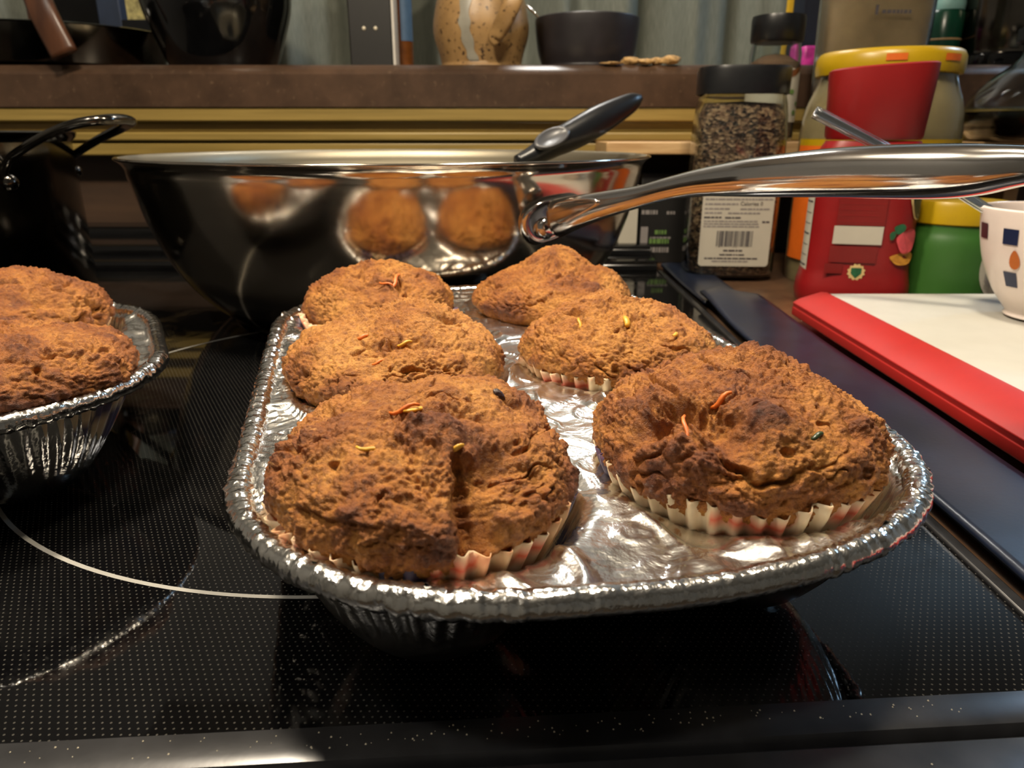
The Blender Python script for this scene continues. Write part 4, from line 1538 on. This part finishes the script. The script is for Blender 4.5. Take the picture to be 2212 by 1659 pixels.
JY = 0.652
jb = onz(1556, 604, 0.0)
sj = thing('seasoning_jar', 'tall clear jar of coarse seasoning with black cap and white label', 'jar', (0.193, JY, -0.0013), math.radians(-4))
jw = 0.0385
jt = zat(146, JY) + 0.0013
jn = zat(208, JY) + 0.0013
jp = [(0, 0.001), (0.75, 0.001), (0.97, 0.0035), (1.0, 0.008), (1.0, 0.08), (0.985, jn - 0.032), (0.96, jn - 0.016), (0.92, jn - 0.006), (0.88, jn), (0.88, jn + 0.004)]
cont_top = 0.0
jp_in = [(0.86, jn + 0.004), (0.86, jn - 0.001), (0.93, jn - 0.018), (0.955, jn - 0.034), (0.96, 0.08), (0.96, 0.008), (0.9, 0.004), (0, 0.004)]
body = lathe('jar_glass', [(r * jw, z) for r, z in jp + jp_in], 'clear', sj, n=72, power=3.6, sy=0.78, autosharp=False)
body['label'] = 'clear plastic wall'
cont = [(0, 0.005), (0.89, 0.005), (0.95, 0.010), (0.95, 0.08), (0.945, jn - 0.034), (0.915, jn - 0.016), (0.80, jn - 0.007), (0.0, jn - 0.005)]
lathe('seasoning', [(r * jw, z) for r, z in cont], 'spice', sj, n=72, power=3.6, sy=0.78, autosharp=False)
cp = [(0.0, jn + 0.0045), (0.955, jn + 0.0045), (0.965, jn + 0.001), (0.985, jn + 0.001), (0.995, jt - 0.003), (0.97, jt), (0.0, jt)]
lathe('cap', [(r * jw * 0.98, z) for r, z in cp], 'black_plastic', sj, n=72, power=2.4, sy=0.86)
ly = -jw * 0.78 - 0.0006
lx0, lx1, lz0, lz1 = -0.0305, 0.0285, 0.0135, 0.084
flat_label('label_sticker', sj, lx0, lx1, lz0, lz1, ly, 'paper_white')
RX = Matrix.Rotation(math.pi / 2, 4, 'X')
def jl(s, x, z, size, mt='ink', nm='print_line'):
    text(nm, s, size, mt, sj, Matrix.Translation((x, ly - 0.0002, z)) @ RX)
jl('Nutrition Facts', -0.0285, 0.0725, 0.0052)
jl('Calories 0', 0.0005, 0.0646, 0.0045)
yl = ly - 0.0002
for k, (xa, xb, z, hg, mt) in enumerate(((-0.0285, 0.026, 0.0798, 0.0012, 'ink_soft'), (-0.0285, 0.027, 0.0690, 0.0013, 'ink_soft'), (-0.0285, -0.001, 0.0650, 0.0014, 'ink_soft'), (-0.0285, -0.006, 0.0612, 0.0013, 'ink_soft'), (0.001, 0.025, 0.0610, 0.0013, 'ink_soft'),
        (-0.0285, -0.014, 0.0578, 0.0013, 'ink_soft'), (-0.009, 0.018, 0.0576, 0.0013, 'ink_soft'), (-0.0285, -0.014, 0.0540, 0.0013, 'ink'), (-0.011, 0.002, 0.0538, 0.0013, 'ink'), (-0.0285, 0.018, 0.0510, 0.0011, 'ink_soft'), (0.020, 0.026, 0.0504, 0.0014, 'ink'),
        (-0.0285, 0.018, 0.0488, 0.0011, 'ink_soft'), (-0.0285, 0.018, 0.0466, 0.0011, 'ink_soft'), (-0.010, 0.006, 0.0262, 0.0014, 'ink'), (-0.013, 0.008, 0.0228, 0.0011, 'ink'), (-0.0255, 0.021, 0.0196, 0.0012, 'ink'), (-0.019, 0.013, 0.0172, 0.0011, 'ink_soft'))):
    dashes(sj, yl, xa, xb, z, hg, mt, 70 + k, 0.0015, 0.006, 0.0006)
rbc = random.Random(5)
x = -0.0165
while x < 0.0135:
    w_ = rbc.choice([0.0004, 0.0004, 0.0008, 0.0012])
    bz0 = 0.0305 if rbc.random() < 0.9 else 0.0295
    box('barcode_bar', (x, ly - 0.0003, bz0), (x + w_, ly, 0.0435), 'ink', sj)
    x += w_ + rbc.choice([0.0004, 0.0005, 0.0009])

# ------------------------------------------------------------------ second spice jar on the riser
Y = 0.742
s2 = thing('spice_jar', 'clear spice jar with black cap and white leaf label on the pine riser', 'jar', (xat(1668, 180, Y), Y, RZ1 + 0.0002))
r2 = hpx(52, Y)
zc0, zc1 = zat(92, Y) - RZ1, zat(36, Y) - RZ1
lathe('jar_glass', [(0, 0.0005), (r2 * 0.94, 0.0005), (r2, 0.004), (r2, zc0 - 0.010), (r2 * 0.94, zc0 - 0.002), (r2 * 0.92, zc0 + 0.006), (r2 * 0.88, zc0 + 0.006), (r2 * 0.90, zc0 - 0.003), (r2 * 0.95, zc0 - 0.011), (r2 * 0.95, 0.005), (0, 0.003)], 'clear', s2, n=56)
zf = zat(122, Y) - RZ1
lathe('ground_spice', [(0, 0.0035), (r2 * 0.93, 0.0055), (r2 * 0.93, zf - 0.006), (r2 * 0.5, zf), (0, zf + 0.002)], 'ground_spice', s2, n=48)
lathe('cap', [(r2 * 0.96, zc0 - 0.001), (r2 * 1.02, zc0 + 0.001), (r2 * 1.03, zc1 - 0.003), (r2 * 1.0, zc1), (0, zc1 + 0.0005)], 'black_plastic', s2, n=56)
V = []
zl0, zl1 = zat(265, Y) - RZ1, zat(152, Y) - RZ1
for z in (max(zl0, 0.006), zl1):
    for k in range(41):
        a = math.radians(-200 + 220 * k / 40)
        V.append(((r2 + 0.0004) * math.cos(a), (r2 + 0.0004) * math.sin(a), z))
mobj('label_sticker', V, grid_faces(41, 2, wrap=False), 'paper_white', s2, True)
# brown swash along the label top and small green leaves
V = []
for k in range(13):
    t = k / 12
    a = math.radians(-75 + 60 * t)
    zc_ = zl1 - 0.006 + 0.010 * t
    for dz in (-0.0035 * math.sin(math.pi * min(1, t + 0.15)), 0.0025):
        V.append(((r2 + 0.0008) * math.cos(a), (r2 + 0.0008) * math.sin(a), zc_ + dz))
mobj('label_swash', V, [(2 * i, 2 * i + 2, 2 * i + 3, 2 * i + 1) for i in range(12)], 'amber', s2, True)
for an, z, s_ in ((-60, zl1 - 0.020, 1.0), (-38, zl1 - 0.030, 0.8), (-45, zl1 - 0.038, 1.0)):
    V = []
    for k in range(10):
        b = 2 * math.pi * k / 10
        a = math.radians(an + 8 * s_ * math.cos(b))
        V.append(((r2 + 0.0008) * math.cos(a), (r2 + 0.0008) * math.sin(a), z + 0.0022 * s_ * math.sin(b)))
    mobj('leaf_print', V, [tuple(range(10))], 'green_print', s2)

# ------------------------------------------------------------------ tall wrap container
Y = 0.735
cn = thing('clear_canister', 'tall clear plastic canister filled with tan flakes behind the yellow lidded jar', 'canister', (xat(1885, 80, Y), Y, RZ1 + 0.0002))
rc_ = hpx(112, Y)
hc = 0.21
lathe('canister_wall', [(0, 0.0005), (rc_ * 0.9, 0.0005), (rc_ * 0.94, 0.004), (rc_ * 1.02, hc), (rc_ * 0.99, hc), (rc_ * 0.91, 0.006), (0, 0.004)], 'clear_plastic', cn, n=64, power=4.5, sy=0.4)
lathe('flakes', [(0, 0.0045), (rc_ * 0.89, 0.007), (rc_ * 0.97, hc - 0.03), (0, hc - 0.026)], 'oats', cn, n=64, power=4.5, sy=0.38)
lathe('canister_lid', [(rc_ * 1.03, hc - 0.002), (rc_ * 1.05, hc + 0.012), (0, hc + 0.014)], 'clear_plastic', cn, n=64, power=4.5, sy=0.42)
p = at(1887, 30, Y - rc_ * 0.4) - Vector(cn.location)
dashes(cn, -rc_ * 0.4 - 0.003, p.x, p.x + 0.004, p.z - 0.001, 0.008, 'ink', 5, 0.002, 0.003)
dashes(cn, -rc_ * 0.4 - 0.003, p.x + 0.006, p.x + 0.032, p.z, 0.0030, 'ink', 6, 0.002, 0.004)

# ------------------------------------------------------------------ cream sauce jar with yellow lid
Y = 0.635
mj = thing('sauce_jar', 'glass jar of cream sauce with yellow lid behind the red bottle', 'jar', (xat(1907, 220, Y), Y, -0.0013))
rm = hpx(158, Y)
zz = lambda py: zat(py, Y) + 0.0013
mp_ = [(0, 0.0), (rm * 0.9, 0.0), (rm * 0.98, 0.005), (rm * 1.0, zz(330)), (rm * 0.99, zz(270)), (rm * 0.95, zz(228)), (rm * 0.87, zz(192)), (rm * 0.83, zz(170)), (rm * 0.83, zz(158)), (0, zz(158))]
lathe('jar_glass', smooth_prof(mp_[1:-1], 50) + [(0, zz(158))], 'clear', mj, n=80, autosharp=False)
lathe('sauce', [(0, 0.003)] + [(r * 0.965, z + 0.002 if z < 0.01 else z) for r, z in smooth_prof(mp_[1:-2], 50)] + [(0, zz(168))], 'mayo', mj, n=80, autosharp=False)
lathe('lid', [(rm * 0.84, zz(166)), (rm * 0.885, zz(164)), (rm * 0.90, zz(150)), (rm * 0.895, zz(128)), (rm * 0.86, zz(117)), (rm * 0.83, zz(114)), (0, zz(114))], 'yellow_lid', mj, n=80)
def arc_patch(name, parent, r, a0, a1, z0, z1, mat, n=16):
    V = []
    for z in (z0, z1):
        for k in range(n + 1):
            a = math.radians(a0 + (a1 - a0) * k / n)
            V.append((r * math.cos(a), r * math.sin(a), z))
    return mobj(name, V, grid_faces(n + 1, 2, wrap=False), mat, parent, True)
arc_patch('lid_print', mj, rm * 0.90 + 0.0005, -118, -103, zz(143), zz(129), 'orange_print')
arc_patch('lid_print', mj, rm * 0.90 + 0.0005, -73, -55, zz(143), zz(129), 'orange_print')
arc_patch('label_sticker', mj, rm * 1.002 + 0.0005, -185, 0, 0.02, zz(314), 'orange_print', 40)
arc_patch('label_border', mj, rm * 1.002 + 0.0005, -185, 0, zz(314), zz(300), 'yellow_lid', 40)

# ------------------------------------------------------------------ red squeeze bottle
rb_ = thing('red_bottle', 'red plastic bottle with wide red flip cap and printed label', 'bottle', (0.252, 0.533, -0.0013), math.radians(-14))
def loft(name, secs, mat, parent, n=64, power=3.0):
    V = []
    for (a, b, z, ox) in secs:
        for i in range(n):
            an = 2 * math.pi * i / n
            c, s = math.cos(an), math.sin(an)
            k = (abs(c) ** power + abs(s) ** power) ** (-1 / power)
            V.append((a * c * k + ox, b * s * k, z if not callable(z) else z(a * c * k)))
    F = grid_faces(n, len(secs))
    F.append(tuple(range(n))[::-1])
    F.append(tuple(range((len(secs) - 1) * n, len(secs) * n)))
    o = mobj(name, V, F, mat, parent, True)
    return sharp(o, 45)
zc_ = zat(304, 0.53) + 0.0013
zt_ = zat(146, 0.53) + 0.0013
A, B = 0.0375, 0.0235
loft('bottle_body', [(A * 0.90, B * 0.88, 0.0, 0), (A * 1.0, B * 1.0, 0.004, 0), (A * 1.03, B * 1.06, 0.010, 0), (A * 1.02, B * 1.05, 0.018, 0), (A * 0.985, B * 0.98, 0.024, 0), (A * 0.96, B * 0.96, 0.030, 0), (A * 0.95, B * 0.95, 0.06, 0), (A * 0.95, B * 0.95, 0.085, 0), (A * 0.94, B * 0.95, zc_ - 0.012, 0), (A * 0.86, B * 0.9, zc_ - 0.004, 0), (A * 0.80, B * 0.85, zc_, 0)], 'red_plastic', rb_)
loft('flip_cap', [(A * 0.80, B * 0.90, zc_ + 0.0006, 0), (A * 0.83, B * 0.95, zc_ + 0.003, 0), (A * 0.90, B * 1.02, zt_ - 0.004, 0), (A * 0.90, B * 1.02, lambda x: zt_ + 0.0 + 0.06 * x, 0), (A * 0.86, B * 0.96, lambda x: zt_ + 0.001 + 0.06 * x, 0)], 'red_plastic', rb_, power=2.6)
yb = -B * 0.955 - 0.0008
def rrect(name, x0, x1, z0, z1, mat, y=yb):
    return mobj(name, [(x0, y, z0), (x1, y, z0), (x1, y, z1), (x0, y, z1)], [(0, 1, 2, 3)], mat, rb_)
rrect('print_block', -0.0195, 0.0115, 0.061, 0.088, 'red_dark')
rrect('print_panel', -0.0205, 0.0115, 0.048, 0.0605, 'paper_white', yb - 0.0001)
rrect('print_block', -0.0215, 0.0095, 0.035, 0.0465, 'red_dark')
rrect('print_block', -0.0235, -0.0115, 0.027, 0.034, 'red_dark')
for k in range(6):
    rrect('print_line', -0.0185, 0.0105 - 0.003 * (k % 3), 0.0635 + k * 0.004, 0.0643 + k * 0.004, 'red_plastic', yb - 0.00015)
V = []
for k in range(24):
    a = 2 * math.pi * k / 24
    r_ = 0.0062 * (1.0 if k % 2 else 0.82)
    V.append((-0.002 + r_ * math.cos(a), yb - 0.0001, 0.0285 + r_ * math.sin(a)))
mobj('badge', V, [tuple(range(24))], 'badge_print', rb_)
mobj('badge_shield', [(-0.002 + x, yb - 0.0002, 0.0285 + z) for x, z in ((-0.0035, 0.003), (-0.0035, -0.001), (0, -0.0045), (0.0035, -0.001), (0.0035, 0.003))], [(0, 1, 2, 3, 4)], 'leaf_print' if 'leaf_print' in MAT else 'green_dark', rb_)
# nutrition strip on the narrow side
V, n_ = [], 9
for z in (0.026, zc_ - 0.02):
    for k in range(n_):
        an = math.radians(-150 - 40 * k / (n_ - 1))
        c, s = math.cos(an), math.sin(an)
        kk = (abs(c) ** 3 + abs(s) ** 3) ** (-1 / 3)
        V.append((A * 0.968 * c * kk, B * 0.985 * s * kk, z))
mobj('nutrition_strip', V, grid_faces(n_, 2, wrap=False), 'paper_white', rb_, True)
for k in range(9):
    z = 0.030 + k * 0.0075
    V = []
    for zz_ in (z, z + (0.0012 if k % 3 == 0 else 0.0005)):
        for j in range(5):
            an = math.radians(-153 - 34 * j / 4)
            c, s = math.cos(an), math.sin(an)
            kk = (abs(c) ** 3 + abs(s) ** 3) ** (-1 / 3)
            V.append((A * 0.974 * c * kk, B * 0.994 * s * kk, zz_))
    mobj('strip_line', V, grid_faces(5, 2, wrap=False), 'ink', rb_, True)
# fruit picture and dark label edge on the other side
def side_blob(name, ang, z, ra, rz, mat, lift):
    V = []
    for k in range(20):
        b = 2 * math.pi * k / 20
        an = math.radians(ang + ra * math.cos(b) * (1 + 0.12 * math.sin(3 * b)))
        c, s = math.cos(an), math.sin(an)
        kk = (abs(c) ** 3 + abs(s) ** 3) ** (-1 / 3)
        V.append((A * (0.97 + lift) * c * kk, B * (0.985 + lift) * s * kk, z + rz * math.sin(b) * (1 + 0.1 * math.sin(2 * b))))
    mobj(name, V, [tuple(range(20))], mat, rb_)
side_blob('leaf_picture', -56, 0.0590, 6, 0.0035, 'leaf_print', 0.004)
side_blob('fruit_picture', -44, 0.0505, 14, 0.0085, 'pink_print', 0.009)
side_blob('leaf_picture', -63, 0.0545, 3, 0.003, 'leaf_print', 0.012)
side_blob('fruit_picture', -46, 0.0385, 16, 0.0045, 'lime_print', 0.012)
side_blob('dark_emblem', -30, 0.079, 20, 0.014, 'badge_print', 0.006)
side_blob('dark_emblem', -28, 0.079, 19, 0.0132, 'dark_leaf', 0.012)

# ------------------------------------------------------------------ green jar with yellow lid
gj = thing('green_jar', 'green plastic jar with yellow lid beside the red bottle', 'jar', (0.3215, 0.533, -0.0013))
rg_ = 0.0345
zl = zat(492, 0.50) + 0.0013
zt2 = zat(436, 0.515) + 0.0013
lathe('jar_body', smooth_prof([(0, 0), (rg_ * 0.9, 0), (rg_ * 0.99, 0.004), (rg_ * 1.0, 0.02), (rg_ * 0.97, zl - 0.015), (rg_ * 0.90, zl - 0.005), (rg_ * 0.88, zl), (0, zl)][1:-1], 36) + [(0, zl)], 'green_plastic', gj, n=72, autosharp=False)
lathe('lid', [(rg_ * 0.90, zl + 0.0002), (rg_ * 0.92, zl + 0.001), (rg_ * 0.92, zt2 - 0.003), (rg_ * 0.88, zt2), (0, zt2)], 'yellow_lid', gj, n=72)
V = []
nb_ = 32
for k in range(nb_):
    b = 2 * math.pi * k / nb_
    an = math.radians(-62 + 24 * math.cos(b))
    zq = 0.0335 + 0.021 * math.sin(b)
    rr2 = rg_ * np.interp(zq, [0.0, 0.02, zl - 0.015], [1.0, 1.0, 0.97]) + 0.0005
    V.append((rr2 * math.cos(an), rr2 * math.sin(an), zq))
V.append((rg_ * math.cos(math.radians(-62)) * 1.04, rg_ * math.sin(math.radians(-62)) * 1.04, 0.0335))
mobj('label_sticker', V, [(k, (k + 1) % nb_, nb_) for k in range(nb_)], 'paper_white', gj)
for k in range(7):
    an0, an1 = -80 + k * 1.0, -74 + k * 2
    arc_patch('print_line', gj, rg_ * 1.048, -80 + 1.4 * k, -79 + 1.4 * k, 0.024 - 0.0008 * k, 0.034 + 0.0012 * k, 'ink_soft', 2)

# ------------------------------------------------------------------ cutting board
BT = 0.0175
bl = onz(1733, 712, 0.0)
cbx0, cby1 = 0.1885, 0.4760
cbd = thing('cutting_board', 'white plastic cutting board with thick red side grip', 'cutting board', (cbx0, cby1, 0.0044))
bth = 0.0150
L_, W_ = 0.42, 0.34
prism('board_slab', [(0.018, -0.001), (W_ - 0.018, -0.001), (W_ - 0.018, -L_), (0.018, -L_)], 'z', 0.0015, bth, 'board_white', cbd, bevel=0.0012)
for sgn, x0 in ((1, 0.0), (-1, W_)):
    prof = [(x0, 0.001), (x0 + sgn * 0.001, 0.0), (x0 + sgn * 0.022, 0.0), (x0 + sgn * 0.022, bth + 0.0006), (x0 + sgn * 0.018, bth + 0.0010), (x0 + sgn * 0.004, bth - 0.0035), (x0, bth - 0.006), (x0 + sgn * 0.0004, bth * 0.42), (x0, bth * 0.38)]
    g = prism('side_grip', prof, 'y', -L_ + 0.004, 0.0, 'board_red', cbd, bevel=0.0008)
    g['label'] = 'red rubbery side grip'

# ------------------------------------------------------------------ printed cup
CY = 0.405
cz0 = 0.0044 + bth + 0.0012
cu = thing('printed_cup', 'white porcelain cup printed with small coloured squares on the cutting board', 'cup', (0.3080, CY, cz0))
rc2 = 0.0440
zr2 = zat(470, CY - rc2 * 0.9) - cz0
cprof = [(0, 0.0), (0.0205, 0.0), (0.0215, 0.002), (0.0225, 0.004), (0.0300, 0.014), (0.0372, zr2 * 0.48), (0.0412, zr2 * 0.72), (0.0436, zr2 - 0.001), (0.0432, zr2), (0.0422, zr2 - 0.0005), (0.0398, zr2 * 0.72), (0.0355, zr2 * 0.48), (0.028, 0.015), (0, 0.009)]
CPs = smooth_prof(cprof, 70)
lathe('cup_body', CPs, 'porcelain', cu, n=96, autosharp=False)
def cup_r(z):
    P_ = np.array(cprof[2:9])
    return np.interp(z, P_[:, 1], P_[:, 0])
def cup_patch(ang, z, da, dz, mat, round_=False):
    V = []
    if round_:
        for k in range(16):
            b = 2 * math.pi * k / 16
            a = math.radians(ang + da * math.cos(b) * (1 - 0.35 * math.sin(b)))
            q = z + dz * math.sin(b)
            V.append(((cup_r(q) + 0.0007) * math.cos(a), (cup_r(q) + 0.0007) * math.sin(a), q))
        mobj('printed_dot', V, [tuple(range(16))], mat, cu)
    else:
        for q in (z - dz, z, z + dz):
            for k in range(5):
                a = math.radians(ang - da + 2 * da * k / 4)
                V.append(((cup_r(q) + 0.0006) * math.cos(a), (cup_r(q) + 0.0006) * math.sin(a), q))
        mobj('printed_square', V, grid_faces(5, 3, wrap=False), mat, cu, True)
def cup_at(px, py):
    d = ray(px, py)
    for k in range(4000):
        t = (0.34 + 0.00003 * k) / d.y
        p = Vector((0, 0, CAM_Z)) + d * t - Vector(cu.location)
        if 0 < p.z < zr2 and math.hypot(p.x, p.y) <= cup_r(p.z):
            return math.degrees(math.atan2(p.y, p.x)), p.z
    return None
for px, py, mat, rd_ in ((2128, 497, 'plum_print', 0), (2130, 590, 'plum_print', 0), (2184, 512, 'navy_print', 0), (2184, 604, 'navy_print', 0), (2195, 690, 'maroon_print', 0), (2193, 562, 'ochre_print', 1)):
    c_ = cup_at(px, py)
    if c_:
        cup_patch(c_[0], c_[1], 6.0 if not rd_ else 4.2, 0.0042 if not rd_ else 0.0052, mat, bool(rd_))
for k in range(6):
    for row, mt in ((0.80, 'navy_print'), (0.52, 'maroon_print')):
        cup_patch(-60 + k * 26 + (0 if row > 0.6 else 9), zr2 * row, 6.0, 0.0042, mt if k % 2 else 'navy_print')
# chocolate batter left in the cup
V = []
n_, m_ = 40, 12
for j in range(m_):
    t = j / (m_ - 1)
    for i in range(n_):
        a = 2 * math.pi * i / n_
        r_ = 0.0375 * (1 - t) * (1 + 0.06 * math.sin(5 * a + 3 * t))
        z_ = zr2 * 0.74 + 0.019 * math.sin(t * math.pi / 2) + 0.002 * math.sin(4 * a + 9 * t) * (1 - t) * t * 4
        V.append((r_ * math.cos(a), r_ * math.sin(a), z_))
mobj('chocolate_filling', V, grid_faces(n_, m_), 'batter', cu, True)
# clear plastic spoon
e1 = at(1758, 243, 0.452)
e0 = at(2150, 466, 0.420)
spn = thing('plastic_spoon', 'clear plastic spoon leaning out of the printed cup', 'spoon', e0 + Vector((0.018, 0.0, -0.010)))
o_ = Vector(spn.location)
ax = (e1 - e0).normalized()
mid = e0.lerp(e1, 0.5) + Vector((0, 0, 0.002))
pts = catmull([(0, 0, 0), tuple(e0 - o_), tuple(mid - o_), tuple(e1 - o_)], 40)
sweep('spoon_handle', pts, [(0.0030 + 0.0028 * (i / 39), 0.0013) for i in range(40)], 'clear_plastic', spn, n=16, up=(0.2, -0.6, 0.8), power=3.5)
for s in (-1, 1):
    side = ax.cross(Vector((0.2, -0.6, 0.8))).normalized()
    upn = side.cross(ax)
    sweep('handle_rib', [tuple(Vector(p) + side * s * (0.0024 + 0.0024 * i / 39) + upn * 0.0012) for i, p in enumerate(pts) if i > 4], [0.0008] * 35, 'clear_plastic', spn, n=8)
lathe('spoon_bowl', [(0, -0.007), (0.009, -0.005), (0.0145, 0.0), (0.0137, 0.0), (0.0085, -0.004), (0, -0.0058)], 'clear_plastic', spn, n=28, loc=(0.010, 0.0, 0.001), sx=1.1)

# ------------------------------------------------------------------ glass coffee carafe at the right
Y = 0.709
gc = thing('glass_carafe', 'round glass carafe with dark coffee on the pine riser', 'carafe', (xat(2262, 230, Y), Y, RZ1 + 0.0004))
rq = hpx(160, Y)
zz = lambda py: zat(py, Y) - RZ1
cpz = [(rq * 0.72, 0.0), (rq * 0.86, 0.003), (rq * 0.98, zz(270)), (rq * 1.0, zz(246)), (rq * 0.93, zz(212)), (rq * 0.72, zz(170)), (rq * 0.5, zz(138)), (rq * 0.40, zz(110)), (rq * 0.42, zz(70))]
S1 = smooth_prof(cpz, 40)
S2 = [(max(r - 0.0018, 0.001), z + (0.002 if i > 30 else 0)) for i, (r, z) in enumerate(S1[::-1])]
lathe('carafe_glass', [(0, 0.0005)] + S1 + S2 + [(0, 0.003)], 'clear', gc, n=80, autosharp=False)
zco = zz(243)
lathe('coffee', [(0, 0.0035)] + [(r - 0.0022, z + 0.003) for r, z in S1 if z + 0.003 < zco] + [(rq * 0.975, zco), (0, zco)], 'coffee', gc, n=64, autosharp=False)
lathe('collar', [(rq * 0.44, zz(92)), (rq * 0.5, zz(88)), (rq * 0.5, zz(60)), (rq * 0.44, zz(56))], 'black_plastic', gc, n=48, caps=(False, False))

# ------------------------------------------------------------------ salt grains and crumbs on the front trim
rng = np.random.default_rng(4)
V, F = [], []
for k in range(240):
    x = rng.uniform(-0.12, 0.10)
    if rng.random() < 0.5:
        x = rng.normal(0.01, 0.04)
    y = front_y(x) - rng.choice([rng.uniform(0.0015, 0.006), rng.uniform(0.017, 0.03)])
    s = rng.uniform(0.00008, 0.0002)
    z = 0.0012
    b = len(V)
    V += [(x - s, y - s, z), (x + s, y - s, z), (x + s, y + s, z), (x - s, y + s, z), (x, y, z + 1.6 * s)]
    F += [(b, b + 1, b + 4), (b + 1, b + 2, b + 4), (b + 2, b + 3, b + 4), (b + 3, b, b + 4)]
sg_ = mobj('salt_grains', V, F, 'salt')
tag(sg_, 'scattered pale salt grains on the front trim of the range', 'salt')
sg_['kind'] = 'stuff'
